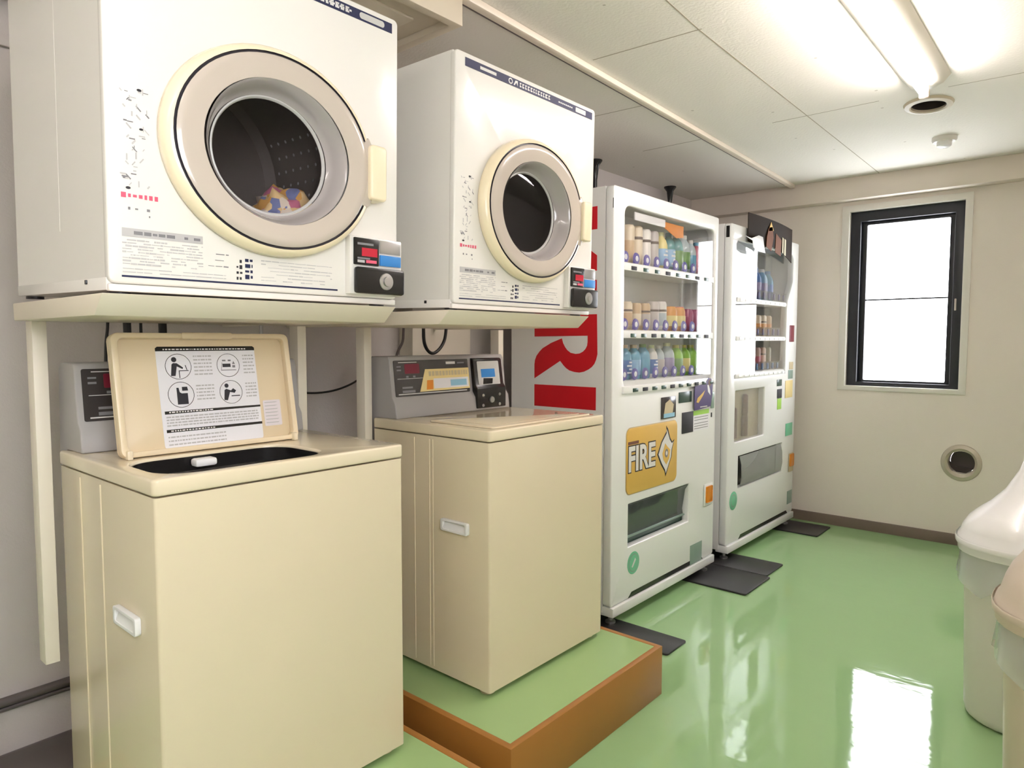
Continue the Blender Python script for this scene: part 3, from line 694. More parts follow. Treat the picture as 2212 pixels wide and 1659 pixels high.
# ================================================================== cables
def cable(path, r_, mt, lab, name='cable'):
    P = [Vector(p) for p in path]; out = []
    for i in range(len(P) - 1):
        p0, p1, p2, p3 = P[max(i - 1, 0)], P[i], P[i + 1], P[min(i + 2, len(P) - 1)]
        for k in range(8):
            t = k / 8; out.append(.5 * ((2 * p1) + (-p0 + p2) * t + (2 * p0 - 5 * p1 + 4 * p2 - p3) * t * t + (-p0 + 3 * p1 - 3 * p2 + p3) * t ** 3))
    out.append(P[-1]); tag(MB().tube(out, r_, 10).build(name, mt, None), lab, 'cable')
cable([(-.5, 1.812, 1.26), (-.5, 1.815, 1.20), (-.5, 1.835, 1.165), (-.5, 1.865, 1.155), (-.5, 1.90, 1.175), (-.5, 1.925, 1.21), (-.5, 1.935, 1.26)], .0065, 'cable', 'thick black cable looping below the second dryer stand')
cable([(-.6, 1.80, 1.30), (-.6, 1.795, 1.24), (-.6, 1.79, 1.20), (-.6, 1.765, 1.16), (-.6, 1.745, 1.10)], .005, 'cable_gy', 'grey cable dropping behind the closed washer console beside the black loop')
cable([(-.7, 1.2, 1.06), (-.7, 1.34, 1.025), (-.7, 1.45, 1.01), (-.7, 1.56, 1.02), (-.7, 1.66, 1.06), (-.7, 1.72, 1.14)], .004, 'cable', 'thin dark cable sagging across the wall between the two washers')
cable([(-.5, .69, 1.30), (-.5, .688, 1.24), (-.5, .682, 1.18), (-.5, .68, 1.05), (-.5, .69, .8)], .004, 'cable', 'thin black cable hanging behind the open washer console')
for (y, z, rr, l) in ((.737, 1.15, .010, 'broad dark hose end showing just above the left corner of the open lid'), (.83, 1.15, .011, 'dark hose above the open lid, between the corner hose and the handle notch'), (1.130, 1.15, .006, 'thin steel hose above the right end of the open lid'), (.772, 1.15, .004, 'thin dark cable right of the broad hose above the open lid')):
    cable([(-.5, y, 1.30), (-.5, y, 1.22), (-.5, y + .004, z), (-.5, y + .01, .9)], rr, 'cable' if rr > .006 or rr < .005 else 'steel', l, 'hose')
b = MB().box(-.789, -.70, 1.93, 2.28, 1.10, 1.75, .004)
tag(b.build('exhaust_duct', 'post', None), 'cream exhaust duct on the wall behind the second dryer', 'duct')

# ================================================================== vending machines
def slats(mb, z0, z1, ya, yb, n, t0): pass
def vending(idx):
    if idx == 1: y0, y1, zt = 2.390, 3.380, 1.832
    else: y0, y1, zt = 3.540, 4.590, 1.828
    zb, D = .062, .545
    lab = ('white drinks vending machine with red side letters, nearer the washers' if idx == 1 else 'white drinks vending machine in the far corner with a dark poster on top')
    r = root('vending_machine', (-.27, (y0 + y1) / 2, 0.012), lab, 'vending machine', 'white drinks vending machines')
    # carcass (hollow behind the display)
    if idx == 1: wy0, wy1, wz0, wz1 = 2.475, 3.338, 1.0, 1.765; win_poly = rrect(wy0, wy1, wz0, wz1, .04, 5)
    else:
        wy0, wy1, wz0, wz1 = 3.61, 4.50, 1.0, 1.745
        win_poly = [(wy0, wz0), (4.40, wz0), (4.40, 1.40), (4.415, 1.46), (4.46, 1.52), (4.50, 1.58), (4.50, 1.725), (4.48, wz1), (wy0 + .02, wz1), (wy0, wz1 - .02)]
    b = MB()
    b.prism([(y0, zb), (y1, zb), (y1, zt), (y0, zt)], 'x', -D, -.042, holes=[[(wy0 - .03, wz0 - .04), (y1 - .015, wz0 - .04), (y1 - .015, wz1 + .03), (wy0 - .03, wz1 + .03)]])
    b.box(-D, -D + .02, y0 + .01, y1 - .01, zb, zt - .01)
    b.build('cabinet', 'vend_side', r)
    # door panel with rounded edges, holes for window and for slots
    holes = [win_poly]
    if idx == 1: slot = (2.527, 3.095, .318, .505)
    else: slot = (3.69, 4.375, .385, .565)
    holes.append([(slot[0], slot[2]), (slot[1], slot[2]), (slot[1], slot[3]), (slot[0], slot[3])])
    if idx == 2: pb = (3.63, 4.06, .648, .932); holes.append(rrect(*pb, .01, 3))
    ks, ke = (y0 + .17, y1 - .15) if idx == 1 else (y0 + .20, y1 - .12)
    outer = rrect(y0, y1, zb + .028, zt, .012, 3)
    b = MB().prism(outer, 'x', -.040, 0, holes=holes, bev=.006, seg=3)
    door = b.build('front_door', 'vend', r)
    # recessed dark kick slot and plinth
    MB().prism([(ks - .03, zb + .030), (ke + .03, zb + .030), (ke, zb + .052), (ks, zb + .052)], 'x', .0002, .0008).build('kick_slot', 'black', r)
    MB().box(-.06, .012, y0 + .004, y1 - .004, zb - .014, zb + .026, .004).build('plinth', 'vend', r)
    for x in (-.03, -.48):
        for y in (y0 + .05, y1 - .05):
            MB().lathe([(0, 0), (.022, 0), (.022, .008), (.01, .012), (.01, .055), (0, .055)], (x, y, .0085), 'z', 12).build('foot', 'steel', r)
    # interior
    dx = -.20
    b = MB().box(dx - .012, dx, wy0 - .03, y1 - .02, wz0 - .04, wz1 + .03)
    b.box(dx, -.041, wy0 - .03, y1 - .02, wz0 - .04, wz0 - .028); b.box(dx, -.041, wy0 - .03, y1 - .02, wz1 + .018, wz1 + .03)
    b.box(dx, -.041, wy0 - .032, wy0 - .022, wz0 - .04, wz1 + .03); b.box(dx, -.041, y1 - .03, y1 - .02, wz0 - .04, wz1 + .03)
    b.build('display_interior', 'vend_in', r)
    rows = ((1.50, 1.538), (1.217, 1.255), (0, 0)) if idx == 1 else ((1.415, 1.45), (1.205, 1.235), (0, 0))
    for z0_, z1_ in rows[:2]:
        sh = MB().m('vend_in').box(dx, -.012, wy0 - .018, y1 - .035, z0_ + .006, z1_ - .004, .002).build('shelf', 'vend_in', r)
    low = 1.035 if idx == 1 else 1.03
    MB().box(dx, -.012, wy0 - .018, y1 - .035, wz0 - .027, low, .002).build('shelf', 'vend_in', r)
    MB().prism(win_poly, 'x', -.0105, -.0075).build('display_glass', 'vglass', door)
    if idx == 1:
        # selection buttons and round price tags
        for ri, (zz, n) in enumerate(((1.515, 8), (1.232, 9), (1.0, 10))):
            stp = MB().box(-.0115, -.002 if ri < 2 else .012, wy0 + (.001 if ri < 2 else -.012), wy1 - .001 if ri < 2 else wy1 + .004, zz - .016, zz + .014, .002).build('button_strip', 'vend', door)
            for i in range(n):
                yy = wy0 + .055 + i * (.795 / (n if n < 10 else 9.6))
                x = -.0018 if ri < 2 else .0122
                MB().box(x, x + .003, yy, yy + .042, zz - .012, zz + .004, .001).build('selection_button', 'green_dk' if (i * 7 + ri) % 3 else 'ink_dark', stp)
        for ri, (zz, n) in enumerate(((1.545, 9), (1.262, 9), (1.047, 9))):
            for i in range(n):
                yy = wy0 + .05 + i * .09
                b = MB().m('purple').lathe([(.026, 0), (.024, .004), (.012, .005)], (-.030, yy, zz + .014), 'x', 16); b.m('white_pl').lathe([(.012, .005), (0, .007)], (-.030, yy, zz + .014), 'x', 12)
                b.m('clear' if False else 'purple').box(-.034, -.030, yy - .02, yy + .02, zz - .008, zz + .004)
                b.build('price_tag', 'purple', r)
        MB().box(-.035, -.028, 2.600, 2.868, 1.722, 1.757, .002).build('header_card', 'white_pl', r)
        MB().prism([(2.868, 1.752), (3.07, 1.752), (3.07, 1.70), (3.0, 1.69), (2.95, 1.705), (2.868, 1.728)], 'x', -.042, -.040).build('orange_banner', 'orange', r)
        # lower front
        pn = MB().prism(rrect(2.503, 2.955, .548, .832, .03, 5), 'x', .0003, .0035, bev=.0012).build('picture_panel', 'gold', door)
        MB().prism(rrect(2.499, 2.959, .544, .836, .034, 5), 'x', .0001, .0006).build('panel_rim', 'tan', pn)
        mapf = lambda u, v, n: (.0042 + n, u, v)
        b = MB().m('ink_dark'); text_mb(b, 'FIRE', .15, 2.51, .648, mapf, stretch=.86, bold=.009, ext=.0005)
        b.m('white_ink'); text_mb(b, 'FIRE', .15, 2.51, .648, lambda u, v, n: (.0052 + n, u, v), stretch=.86, bold=.004, ext=.0005)
        b.m('brown_stick').box(.0037, .0044, 2.512, 2.60, .762, .775)
        b.m('ink_dark').prism([(2.765, .69), (2.80, .745), (2.85, .79), (2.845, .815), (2.862, .80), (2.885, .755), (2.905, .735), (2.925, .745), (2.905, .70), (2.90, .665), (2.87, .62), (2.845, .58), (2.835, .605), (2.80, .64)], 'x', .0037, .0044)
        b.m('white_ink').prism([(2.775, .69), (2.805, .74), (2.850, .78), (2.848, .80), (2.858, .785), (2.878, .748), (2.900, .728), (2.915, .735), (2.897, .70), (2.892, .665), (2.865, .625), (2.845, .595), (2.838, .612), (2.807, .645)], 'x', .0045, .0052)
        b.m('gold').prism([(2.81, .69), (2.835, .735), (2.86, .715), (2.885, .70), (2.875, .66), (2.848, .635), (2.82, .66)], 'x', .0053, .0057); b.m('ink').prism(ell(2.848, .688, .016, .02, 18), 'x', .0058, .0062)
        b.m('white_ink').prism(ell(2.848, .688, .008, .010, 14), 'x', .0063, .0066)
        b.build('emblem', 'white_ink', pn)
        # dispensing slot
        sb = MB().box(-.12, -.041, slot[0] - .01, slot[1] + .01, slot[2] - .02, slot[3] + .02).build('dispenser_box', 'green_dk', r)
        fl = [(-.002, slot[3] - .002), (-.02, slot[3] - .03), (-.034, slot[2] + .06), (-.030, slot[2] + .035), (-.033, slot[2] + .03), (-.037, slot[2] + .06), (-.024, slot[3] - .03), (-.005, slot[3] - .002)]
        f_ = MB().prism(fl, 'y', slot[0] + .004, slot[1] - .004).build('dispenser_flap', 'darkflap', door)
        MB().box(-.036, -.02, slot[0] + .005, slot[1] - .005, slot[2] + .03, slot[2] + .036).build('flap_lip', 'green_gy', f_)
        b = MB().m('dark').box(.0002, .006, 2.797, 2.935, .848, .948, .003); b.m('tan').prism([(2.815, .865), (2.90, .87), (2.91, .91), (2.87, .935), (2.83, .92)], 'x', .0062, .0066); b.m('paleblue').box(.0062, .0068, 2.815, 2.92, .853, .872); b.build('photo_card', 'dark', door)
        MB().box(.0002, .004, 2.968, 3.100, .910, .962, .002).build('display_window', 'green_dk', door)
        MB().box(.0002, .003, 3.005, 3.122, .760, .862, .001).build('bill_slot_plate', 'ink_dark', door)
        ad = MB().prism([(3.108, .865), (3.29, .875), (3.305, .93), (3.31, .985), (3.29, 1.015), (3.26, 1.02), (3.235, .995), (3.11, .982)], 'x', .0125, .0145).build('advert_tag', 'violet', door)
        b = MB().m('gold').prism([(3.128, .905), (3.15, .90), (3.20, .935), (3.222, .96), (3.19, .945), (3.14, .925)], 'x', .0146, .015); b.m('paper').prism([(3.245, .985), (3.255, .95), (3.285, .93), (3.28, .955), (3.262, .985)], 'x', .0146, .015)
        b.m('brown_stick').prism(ell(3.275, .995, .018, .017, 14), 'x', .0146, .015); b.m('white_ink').box(.0146, .015, 3.17, 3.25, .876, .881); b.build('advert_print', 'gold', ad)
        st = MB().box(.0002, .001, 3.125, 3.305, .760, .862).build('notice_sheet', 'paper', door)
        b = MB().m('lime').box(.0011, .0014, 3.125, 3.30, .838, .861); b.m('ink')
        for zz in (.825, .812, .795, .782, .770): b.box(.0011, .0014, 3.135, 3.29, zz, zz + .003)
        b.build('notice_print', 'ink', st)
        MB().box(.0002, .008, 3.315, 3.350, .86, .945, .004).build('coin_insert', 'green_gy', door)
        MB().box(.0002, .003, 3.325, 3.334, .815, .838).build('key_slot', 'ink_dark', door)
        cr_ = MB().box(.0002, .006, 3.255, 3.352, .362, .475, .004).build('coin_return', 'vend', door)
        MB().box(.0062, .010, 3.27, 3.340, .378, .462, .006).build('return_cup', 'orange', cr_)
        MB().box(.0002, .002, 3.115, 3.245, .092, .19, .001).build('rating_plate', 'green_gy', door)
        b = MB().m('green_st').lathe([(.05, .0002), (.049, .0012), (0, .0014)], (0, 2.573, .24), 'x', 28); b.m('green_gy').lathe([(.04, .0016), (.036, .002)], (0, 2.573, .24), 'x', 28); b.m('white_ink').prism([(2.556, .225), (2.565, .22), (2.592, .25), (2.585, .26)], 'x', .0016, .002)
        b.build('round_sticker', 'green_st', door)
        # red letters on the side, turned a quarter clockwise; u runs down, v runs across
        def L(pts, zt_): MB().prism([(-.409 + v * .329, zt_ - u) for u, v in pts], 'y', y0 - .0006, y0 - .00005).build('side_letter', 'red', r)
        L([(0, 0), (0, 1), (.093, 1), (.093, .55), (.20, 1), (.262, 1), (.262, .80), (.13, .50), (.262, .12), (.262, 0), (.20, 0), (.093, .42), (.093, 0)], 1.756)
        L([(0, 0), (0, 1), (.090, 1), (.090, 0)], 1.456)
        R_ = [(1540, 0), (2112, -30), (2115, 330), (2105, 380), (2090, 420), (2068, 450), (2040, 472), (2000, 493), (1960, 501), (1915, 495), (1870, 480), (1840, 458), (1815, 430), (1785, 390), (1665, 470), (1540, 550), (1540, 420), (1545, 380), (1560, 340), (1590, 300), (1620, 270), (1700, 222), (1800, 180), (1812, 225), (1830, 262), (1850, 290), (1880, 315), (1925, 326), (1960, 322), (1990, 305), (2012, 280), (2026, 250), (2030, 215), (2030, 157), (1540, 162)]
        pts = []
        for cx_, cy_ in R_:
            t = (cx_ - 1540) / 565; pts.append((-.409 + t * .329, 1.226 - (cy_ - 157.5) * (.00048 - t * .000036)))
        pts[0] = (-.409, 1.315); pts[1] = (-.078, 1.315)
        MB().prism(pts, 'y', y0 - .0006, y0 - .00005).build('side_letter', 'red', r)
        L([(0, 0), (0, 1), (.096, 1), (.096, 0)], 1.011)
        L([(0, 0), (0, 1), (.09, 1), (.21, .35), (.21, 1), (.27, 1), (.27, 0), (.19, 0), (.06, .65), (.06, 0)], .86)
        MB().box(-.006, -.003, y0 + .0, y0 + .002, 1.74, 1.78).build('door_pin', 'black', r)
    else:
        for ri, (zz, n) in enumerate(((1.432, 10), (1.220, 10), (1.012, 10))):
            stp = MB().box(-.0118, -.002, wy0 + .03, 4.385, zz - .014, zz + .012, .003).build('button_strip', 'vend', door)
            for i in range(n):
                yy = wy0 + .06 + i * .075
                MB().box(-.0018, .0008, yy, yy + .04, zz - .008, zz + .005, .001).build('selection_button', 'white_pl', stp)
        for ri, (zz, n) in enumerate(((1.452, 10), (1.237, 10), (1.032, 10))):
            for i in range(n):
                yy = wy0 + .07 + i * .082
                b = MB().m('clearbox').box(-.036, -.022, yy - .028, yy + .028, zz, zz + .05); b.m('purple' if ri < 2 else 'blue').box(-.033, -.026, yy - .008, yy + .008, zz + .004, zz + .04)
                b.build('price_tag', 'clearbox', r)
        # product showcase
        MB().box(-.12, -.041, pb[0] - .01, pb[1] + .01, pb[2] - .01, pb[3] + .01).build('showcase_box', 'tan', r)
        MB().prism(rrect(*pb, .01, 3), 'x', -.010, -.007).build('showcase_pane', 'clearbox', door)
        for (yy, h_, rr) in ((3.70, .17, .022), (3.84, .24, .03)):
            MB().lathe([(0, 0), (rr, 0), (rr, h_ * .45), (rr * .8, h_ * .5), (rr, h_ * .55), (rr * .9, h_ * .97), (rr * .5, h_), (0, h_)], (-.026 - .004, yy, .662), 'z', 20, sy=.5).build('tube_figure', 'brown_stick', r)
        MB().box(-.14, -.041, slot[0] - .01, slot[1] + .01, slot[2] - .02, slot[3] + .02).build('dispenser_box', 'dark', r)
        fl = [(.001, slot[3] - .004), (.012, slot[3] - .05), (.015, slot[2] + .06), (.006, slot[2] + .01), (.003, slot[2] + .01), (.011, slot[2] + .06), (.008, slot[3] - .05), (-.003, slot[3] - .004)]
        MB().prism(fl, 'y', slot[0] + .02, slot[1] - .03).build('dispenser_flap', 'flap', door)
        for nm, mt, q in (('photo_card', 'maroon', (4.455, 4.535, 1.20, 1.305)), ('bill_slot_plate', 'tan', (4.465, 4.53, 1.025, 1.072)), ('display_window', 'green_dk', (4.255, 4.335, .928, .968)),
                          ('camera_plate', 'ink_dark', (4.262, 4.34, .852, .908)), ('lime_sticker', 'lime', (4.268, 4.335, .782, .85)), ('green_sheet', 'green_st', (4.425, 4.545, .60, .68)),
                          ('rating_plate', 'green_gy', (4.485, 4.57, .15, .235)), ('coin_lamp', 'green_gy', (4.45, 4.53, .965, 1.02)), ('yellow_tag', 'yellow', (4.40, 4.53, .845, .955))):
            MB().box(.0002, .003, *q, .001).build(nm, mt, door)
        cr_ = MB().box(.0002, .006, 4.495, 4.575, .36, .48, .004).build('coin_return', 'tan', door)
        MB().box(.0062, .010, 4.50, 4.57, .395, .475, .005).build('return_cup', 'orange', cr_)
        b = MB().m('green_st').lathe([(.052, .0002), (.05, .0012), (0, .0014)], (0, 3.632, .325), 'x', 24); b.m('green_gy').lathe([(.036, .0016), (.03, .002)], (0, 3.632, .325), 'x', 24); b.build('round_sticker', 'green_st', door)
        MB().box(-.030, -.012, y0 - .002, y0 + .0, 1.755, 1.815).build('door_pin', 'black', r)
    return r
vending(1); vending(2)

# poster on the far machine
r = root('promotion_board', (.02, 4.05, 1.70), 'dark brown curved photo board fixed along the top of the far vending machine', 'poster')
b = MB().m('poster_dk'); n = 14
bb = bmesh.new(); pv = []
for i in range(n + 1):
    t = i / n; y = 3.715 + t * .69; x = .014 + .02 * math.sin(t * math.pi)
    zb_ = 1.748 - .03 * t + (.03 * math.sin(t * 3.1) if t > .3 else 0) - .03 * t; zt_ = 1.905 - .012 * t
    pv.append((y, x, zb_, zt_))
for dxx in (0, .004):
    pass
F_ = [bb.verts.new((x + .004, y, a)) for y, x, a, c_ in pv]; G_ = [bb.verts.new((x + .004, y, c_)) for y, x, a, c_ in pv]
F2 = [bb.verts.new((x, y, a)) for y, x, a, c_ in pv]; G2 = [bb.verts.new((x, y, c_)) for y, x, a, c_ in pv]
for i in range(n):
    bb.faces.new((F_[i], F_[i + 1], G_[i + 1], G_[i])); bb.faces.new((F2[i + 1], F2[i], G2[i], G2[i + 1])); bb.faces.new((G_[i], G_[i + 1], G2[i + 1], G2[i])); bb.faces.new((F_[i + 1], F_[i], F2[i], F2[i + 1]))
bb.faces.new((F_[0], G_[0], G2[0], F2[0])); bb.faces.new((F_[n], F2[n], G2[n], G_[n]))
b.merge(bb); board = b.build('board', 'poster_dk', r)
b = MB().m('poster_br').prism([(3.92, 1.74), (4.00, 1.72), (4.03, 1.80), (4.01, 1.86), (3.96, 1.85), (3.93, 1.80)], 'x', .0395, .041); b.m('gold').prism([(3.95, 1.83), (3.99, 1.885), (4.03, 1.84)], 'x', .0395, .041)
b.m('poster_br').prism([(4.06, 1.72), (4.15, 1.705), (4.16, 1.80), (4.07, 1.83)], 'x', .0395, .041); b.m('tan').prism([(4.175, 1.73), (4.195, 1.725), (4.195, 1.815), (4.175, 1.82)], 'x', .0395, .0405); b.prism([(4.21, 1.72), (4.235, 1.715), (4.235, 1.81), (4.21, 1.815)], 'x', .0395, .0405)
b.build('board_picture', 'poster_br', board)
MB().prism([(3.61, 1.765), (3.70, 1.762), (3.80, 1.788), (3.86, 1.785), (3.875, 1.75), (3.90, 1.70), (3.80, 1.70), (3.72, 1.715), (3.715, 1.75)], 'x', .042, .0445, bev=.0008).build('white_flap', 'white_pl', r)

# floor mats under the machines
for (ya, yb, x1, lab) in ((2.325, 2.487, .300, 'black rubber foot mat nearest the platform, under the first vending machine'), (3.13, 3.452, .280, 'wide black foot mat under the far end of the first vending machine'),
                          (3.458, 3.70, .258, 'black foot mat under the near end of the far vending machine'), (4.375, 4.655, .226, 'black foot mat by the back wall under the far vending machine')):
    tag(MB().prism(rrect(-.62, x1, ya, yb, .012, 3), 'z', .0004, .0085, bev=.002).build('floor_mat', 'blackmat', None), lab, 'mat', 'black mats under the vending machines')

# ================================================================== drinks in the displays
CN = {}
def col(name, rgb, rough=.35, **k):
    key = 'c_' + name
    if key not in M: M[key] = mat(name + '_print', rgb, rough, **k)
    return key
PET = [(0, 0), (.030, 0), (.032, .006), (.032, .10), (.031, .115), (.026, .13), (.014, .147), (.0125, .158)]
def drink(kind, y, z, h, w_, body, label, cap, x=-.085, text=None, lab='', grp='', name=None):
    s = h / .17; rw = w_ / 2
    if kind == 'can':
        r = root(name or 'drink_can', (x, y, z), lab, 'drink can', grp)
        MB().lathe([(0, 0), (rw * .8, 0), (rw, .008), (rw, h - .010), (rw * .82, h), (rw * .78, h - .003), (0, h - .003)], (x, y, z), 'z', 20).build('can_body', body, r)
        if label: MB().lathe([(rw + .0004, h * .18), (rw + .0008, h * .19), (rw + .0008, h * .6), (rw + .0004, h * .61)], (x, y, z), 'z', 20).build('label', label, r)
        if cap: MB().lathe([(rw + .0004, h * .66), (rw + .001, h * .67), (rw + .001, h * .72), (rw + .0004, h * .73)], (x, y, z), 'z', 20).build('band', cap, r)
    elif kind == 'bottle':
        r = root(name or 'drink_bottle', (x, y, z), lab, 'drink bottle', grp)
        MB().lathe([(0, 0), (rw * .9, 0), (rw, .008), (rw, h * .60), (rw * .96, h * .68), (rw * .8, h * .78), (rw * .45, h * .88), (rw * .4, h * .93), (0, h * .93)], (x, y, z), 'z', 20).build('bottle_body', body, r)
        if label: MB().lathe([(rw + .0004, h * .12), (rw + .001, h * .13), (rw + .001, h * .55), (rw + .0004, h * .56)], (x, y, z), 'z', 20).build('label', label, r)
        if text:
            b = MB()
            for i in range(4): b.lathe([(rw + .0012, h * (.17 + .1 * i)), (rw + .0018, h * (.18 + .1 * i)), (rw + .0018, h * (.21 + .1 * i)), (rw + .0012, h * (.22 + .1 * i))], (x, y, z), 'z', 8, a0=-.6 + (i % 2) * .3, a1=.6)
            b.build('label_print', text, r)
        MB().lathe([(rw * .46, h * .90), (rw * .46, h * .99), (rw * .4, h), (0, h)], (x, y, z), 'z', 14).build('cap', cap or 'white_pl', r)
    elif kind == 'cup':
        r = root(name or 'drink_pouch', (x, y, z), lab, 'drink pouch', grp)
        MB().lathe([(0, 0), (rw * .92, 0), (rw, .006), (rw * 1.02, h * .8), (rw * .9, h * .93), (rw * .7, h), (0, h)], (x, y, z), 'z', 20).build('pouch_body', body, r)
        if label: MB().lathe([(rw + .001, h * .2), (rw + .0025, h * .21), (rw + .0025, h * .62), (rw + .001, h * .63)], (x, y, z), 'z', 20).build('label', label, r)
        if cap: MB().lathe([(rw * .8, h * .94), (rw * .78, h * 1.0), (0, h * 1.01)], (x, y, z), 'z', 14).build('lid', cap, r)
    return r
beige = col('cream_coffee', (226, 212, 188)); tan_ = col('tan_coffee', (206, 180, 146)); whit = col('pearl', (236, 232, 226)); grey = col('grey_can', (196, 190, 186)); dkb = col('dark_band', (112, 98, 92))
cyan = col('cyan_bottle', (110, 168, 196), .15); teal = col('teal_bottle', (100, 156, 158), .15); clear = col('clear_water', (196, 208, 212), .1); orng = col('orange_drink', (224, 160, 90)); yell = col('yellow_drink', (234, 220, 150)); mag = col('magenta_drink', (168, 82, 116)); gre = col('green_tea', (150, 200, 80)); olive = col('olive_top', (188, 180, 84)); lil = col('lilac_label', (158, 150, 186)); pal = col('pale_yellow_cap', (226, 228, 180)); blu = col('deep_blue', (76, 118, 178)); redl = col('rose_red', (194, 96, 112)); sky = col('sky_print', (150, 190, 224)); grn = col('leaf_green', (118, 158, 96))
G1, G2, G3 = 'drinks on the top shelf of the nearer vending machine', 'drinks on the middle shelf of the nearer vending machine', 'drinks on the bottom shelf of the nearer vending machine'
z1, z2, z3 = 1.5345, 1.2515, 1.0355
T1 = [('can', 2.545, .165, .062, tan_, orng, None, 'blurred tan can at the left end of the top shelf, nearer vending machine'),
      ('can', 2.633, .175, .062, beige, tan_, None, 'tall cream can second on the top shelf of the nearer vending machine'),
      ('can', 2.705, .178, .060, beige, None, dkb, 'plain cream can third on the top shelf, nearer vending machine'),
      ('can', 2.778, .172, .060, whit, None, dkb, 'tall white can with a dark band fourth on the top shelf, nearer vending machine'),
      ('can', 2.850, .172, .060, grey, None, dkb, 'grey-white banded can just left of the pale blue labelled bottle, top shelf'),
      ('bottle', 2.928, .178, .066, yell, sky, pal, 'pale yellow bottle with pale blue printed label on the top shelf'),
      ('bottle', 3.005, .185, .066, teal, sky, cyan, 'teal bottle with pale blue label, sixth bottle or can along the top shelf'),
      ('bottle', 3.082, .188, .070, teal, grn, whit, 'green-labelled teal bottle under the orange banner on the top shelf'),
      ('bottle', 3.160, .190, .068, clear, grn, whit, 'clear bottle with green label and white cap on the top shelf'),
      ('bottle', 3.232, .175, .062, clear, cyan, whit, 'slim clear bottle with cyan label on the top shelf'),
      ('bottle', 3.298, .170, .060, redl, redl, cyan, 'rose-red bottle near the right end of the top shelf')]
for k, y, h, w_, bd, lb, cp, lab in T1: drink(k, y, z1, h, w_, bd, lb, cp, text='white_pl' if lb == sky else None, lab=lab, grp=G1)
T2 = [('can', 2.545, .125, .056, beige, orng, None, 'small cream can with tan band, leftmost on the middle shelf'),
      ('can', 2.628, .125, .056, beige, tan_, dkb, 'second small cream can on the middle shelf, dark upper band'),
      ('can', 2.705, .122, .056, tan_, beige, None, 'third small can on the middle shelf, tan with cream label'),
      ('can', 2.785, .124, .056, tan_, grey, dkb, 'fourth small can on the middle shelf, tan with grey label'),
      ('can', 2.862, .135, .060, grey, None, dkb, 'taller grey can left of the bright white can, middle shelf'),
      ('can', 2.935, .138, .060, whit, clear, dkb, 'bright white banded can left of the yellow pouches, middle shelf'),
      ('cup', 3.02, .118, .078, orng, yell, orng, 'left of the two orange and yellow drinks on the middle shelf'),
      ('cup', 3.105, .120, .078, orng, yell, redl, 'right of the two orange and yellow drinks on the middle shelf'),
      ('cup', 3.195, .112, .076, mag, None, mag, 'left of the two magenta drinks on the middle shelf'),
      ('cup', 3.280, .112, .076, mag, None, mag, 'right of the two magenta drinks on the middle shelf')]
for k, y, h, w_, bd, lb, cp, lab in T2: drink(k, y, z2, h, w_, bd, lb, cp, lab=lab, grp=G2)
T3 = [('bottle', 2.535, .150, .066, cyan, blu, orng, 'blue bottle cut by the left edge of the bottom shelf'),
      ('bottle', 2.615, .152, .068, cyan, blu, tan_, 'blue bottle with white printed label second on the bottom shelf'),
      ('bottle', 2.695, .152, .066, cyan, sky, tan_, 'blue bottle with paler label third on the bottom shelf'),
      ('bottle', 2.775, .155, .070, cyan, cyan, grn, 'rounded pale blue bottle with green cap on the bottom shelf'),
      ('bottle', 2.855, .150, .060, whit, blu, pal, 'white-labelled bottle with yellow-green cap on the bottom shelf'),
      ('bottle', 2.925, .148, .056, clear, grey, whit, 'slim clear grey bottle on the bottom shelf'),
      ('bottle', 3.005, .160, .074, clear, lil, pal, 'clear bottle with lilac label just left of the green teas'),
      ('bottle', 3.095, .150, .072, gre, grn, olive, 'leftmost green tea bottle on the bottom shelf'),
      ('bottle', 3.175, .150, .072, gre, yell, olive, 'middle green tea bottle on the bottom shelf'),
      ('bottle', 3.255, .150, .072, gre, gre, olive, 'rightmost green tea bottle on the bottom shelf')]
for k, y, h, w_, bd, lb, cp, lab in T3: drink(k, y, z3, h, w_, bd, lb, cp, text='white_pl' if lb in (blu,) else None, lab=lab, grp=G3)
# far machine
H1, H2, H3 = 'drinks on the top shelf of the far vending machine', 'drinks on the middle shelf of the far vending machine', 'drinks on the bottom shelf of the far vending machine'
xs = -.09
for i, (bd, lb, cp, h) in enumerate(((blu, sky, blu, .20), (cyan, blu, whit, .20), (blu, yell, whit, .20), (sky, yell, whit, .20), (blu, lil, blu, .195), (sky, lil, whit, .195), (cyan, blu, blu, .19))):
    names = ('leftmost blue bottle', 'second blue bottle, cyan', 'third bottle, blue with yellow label', 'fourth bottle, pale blue with yellow label', 'fifth bottle, blue with lilac label', 'sixth bottle, pale blue with lilac label', 'seventh bottle, cyan with blue label')
    drink('bottle', 3.71 + i * .098, 1.4465, h, .072, bd, lb, cp, x=xs, lab=names[i] + ', on the top shelf of the far vending machine', grp=H1)
for i, (bd, lb, cp) in enumerate(((beige, None, tan_), (tan_, beige, None), (orng, yell, None), (blu, None, cyan), (orng, yell, None), (beige, orng, None), (beige, orng, dkb), (tan_, orng, None))):
    names = ('plain cream can at the left end', 'tan can second from the left', 'orange can third from the left', 'blue can', 'orange can right of the blue can', 'cream can with orange label', 'cream can with a dark band', 'tan can at the right end')
    drink('can', 3.70 + i * .086, 1.2315, .13, .06, bd, lb, cp, x=xs, lab=names[i] + ', middle shelf of the far vending machine', grp=H2)
dk = col('dark_coffee', (86, 64, 60)); pk = col('pinkish', (200, 164, 150)); ol = col('olive_drab', (140, 134, 108))
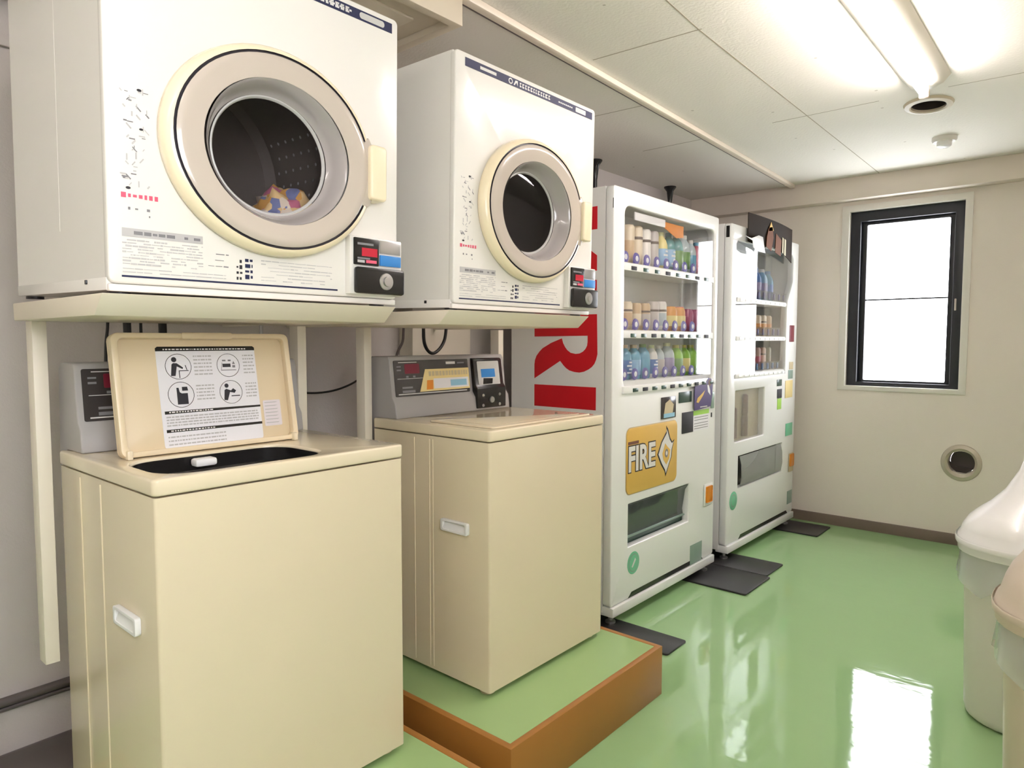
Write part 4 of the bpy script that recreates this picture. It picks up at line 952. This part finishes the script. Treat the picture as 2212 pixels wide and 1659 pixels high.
for i, (bd, lb, cp) in enumerate(((dk, None, dk), (pk, None, dk), (dk, pk, dk), (grey, None, dkb), (dk, None, dkb), (pk, redl, None), (pk, None, dkb), (ol, None, None))):
    names = ('dark can at the left end', 'pinkish can second from the left', 'dark can with pink label', 'grey can', 'dark brown can right of the grey can', 'pinkish can with rose label', 'pinkish can with dark band', 'olive drab can at the right end')
    drink('can', 3.70 + i * .086, 1.0305, .135, .062, bd, lb, cp, x=xs, lab=names[i] + ', bottom shelf of the far vending machine', grp=H3)

# ================================================================== bins
def ringloft(mb, rings, n=40, k=3.2, cap0=True, cap1=True):
    """rings (cx, cy, z, r): rounded-square outlines"""
    b = bmesh.new(); R = []
    for (cx, cy, z, rr) in rings:
        ring = []
        for i in range(n):
            a = 2 * math.pi * i / n; c_, s_ = math.cos(a), math.sin(a)
            q = (abs(c_) ** k + abs(s_) ** k) ** (-1 / k); ring.append(b.verts.new((cx + rr * q * c_, cy + rr * q * s_, z)))
        R.append(ring)
    for A, B in zip(R, R[1:]):
        for i in range(n): b.faces.new((A[i], A[(i + 1) % n], B[(i + 1) % n], B[i]))
    if cap0: b.faces.new(R[0][::-1])
    if cap1: b.faces.new(R[-1])
    mb.merge(b); return mb
def bin_(cx, cy, mb_, ml, lab, rs=1.0, bag=True, sh=.002):
    r = root('rubbish_bin', (cx, cy, 0), lab, 'bin', 'swing-top bins')
    zr = .575
    ringloft(MB(), [(cx, cy, .0005, .155 * rs), (cx, cy, .012, .168 * rs), (cx, cy, .03, .172 * rs), (cx, cy, zr - .1, .186 * rs), (cx, cy, zr - .02, .19 * rs)], k=2.6).build('bin_body', mb_, r, smooth=50)
    lid = ringloft(MB(), [(cx, cy, zr - .035, .196 * rs), (cx, cy, zr - .035, .206 * rs), (cx, cy, zr, .209 * rs), (cx, cy, zr + .008, .207 * rs), (cx, cy, zr + .015, .201 * rs), (cx, cy, zr + .035, .196), (cx + .1 * sh, cy, zr + .06, .182), (cx + .3 * sh, cy, zr + .085, .158),
                           (cx + .5 * sh, cy, zr + .115, .125), (cx + .75 * sh, cy, zr + .16, .088), (cx + .95 * sh, cy, zr + .225, .055), (cx + sh, cy, zr + .265, .042), (cx + sh, cy, zr + .280, .02)], k=2.5).build('bin_lid', ml, r, smooth=60)
    ringloft(MB(), [(cx, cy, zr - .012, .213 * rs), (cx, cy, zr + .002, .2145 * rs), (cx, cy, zr + .006, .212 * rs)], k=2.5, cap0=False, cap1=False).build('lid_rim', ml, lid, smooth=60)
    if bag:
        b = bmesh.new(); R = []; n = 64; rd = random.Random(2); ph = [rd.uniform(0, 6) for _ in range(4)]
        for j in range(6):
            t = j / 5; ring = []
            for i in range(n):
                a = 2 * math.pi * i / n; rr = (.199 + .006 * math.sin(a * 9 + ph[0]) * t + .004 * math.sin(a * 17 + ph[1]) * t + .006 * t) * rs
                q = (abs(math.cos(a)) ** 2.6 + abs(math.sin(a)) ** 2.6) ** (-1 / 2.6)
                z = zr - .035 - t * (.095 + .02 * math.sin(a * 5 + ph[2]) + .012 * math.sin(a * 11 + ph[3]))
                ring.append(b.verts.new((cx + rr * q * math.cos(a), cy + rr * q * math.sin(a), z)))
            R.append(ring)
        for A, B in zip(R, R[1:]):
            for i in range(n): b.faces.new((A[i], A[(i + 1) % n], B[(i + 1) % n], B[i]))
        mb2 = MB(); mb2.merge(b); mb2.build('bin_liner', 'bag', r, smooth=80)
bin_(1.383, 2.68, 'bin', 'bin_lid', 'white lidded bin with a clear liner, farther of the two bins at right edge')
bin_(1.545, 2.06, 'bin_b', 'bin_b', 'beige lidded bin at the right edge in front of the white one', sh=-.07)
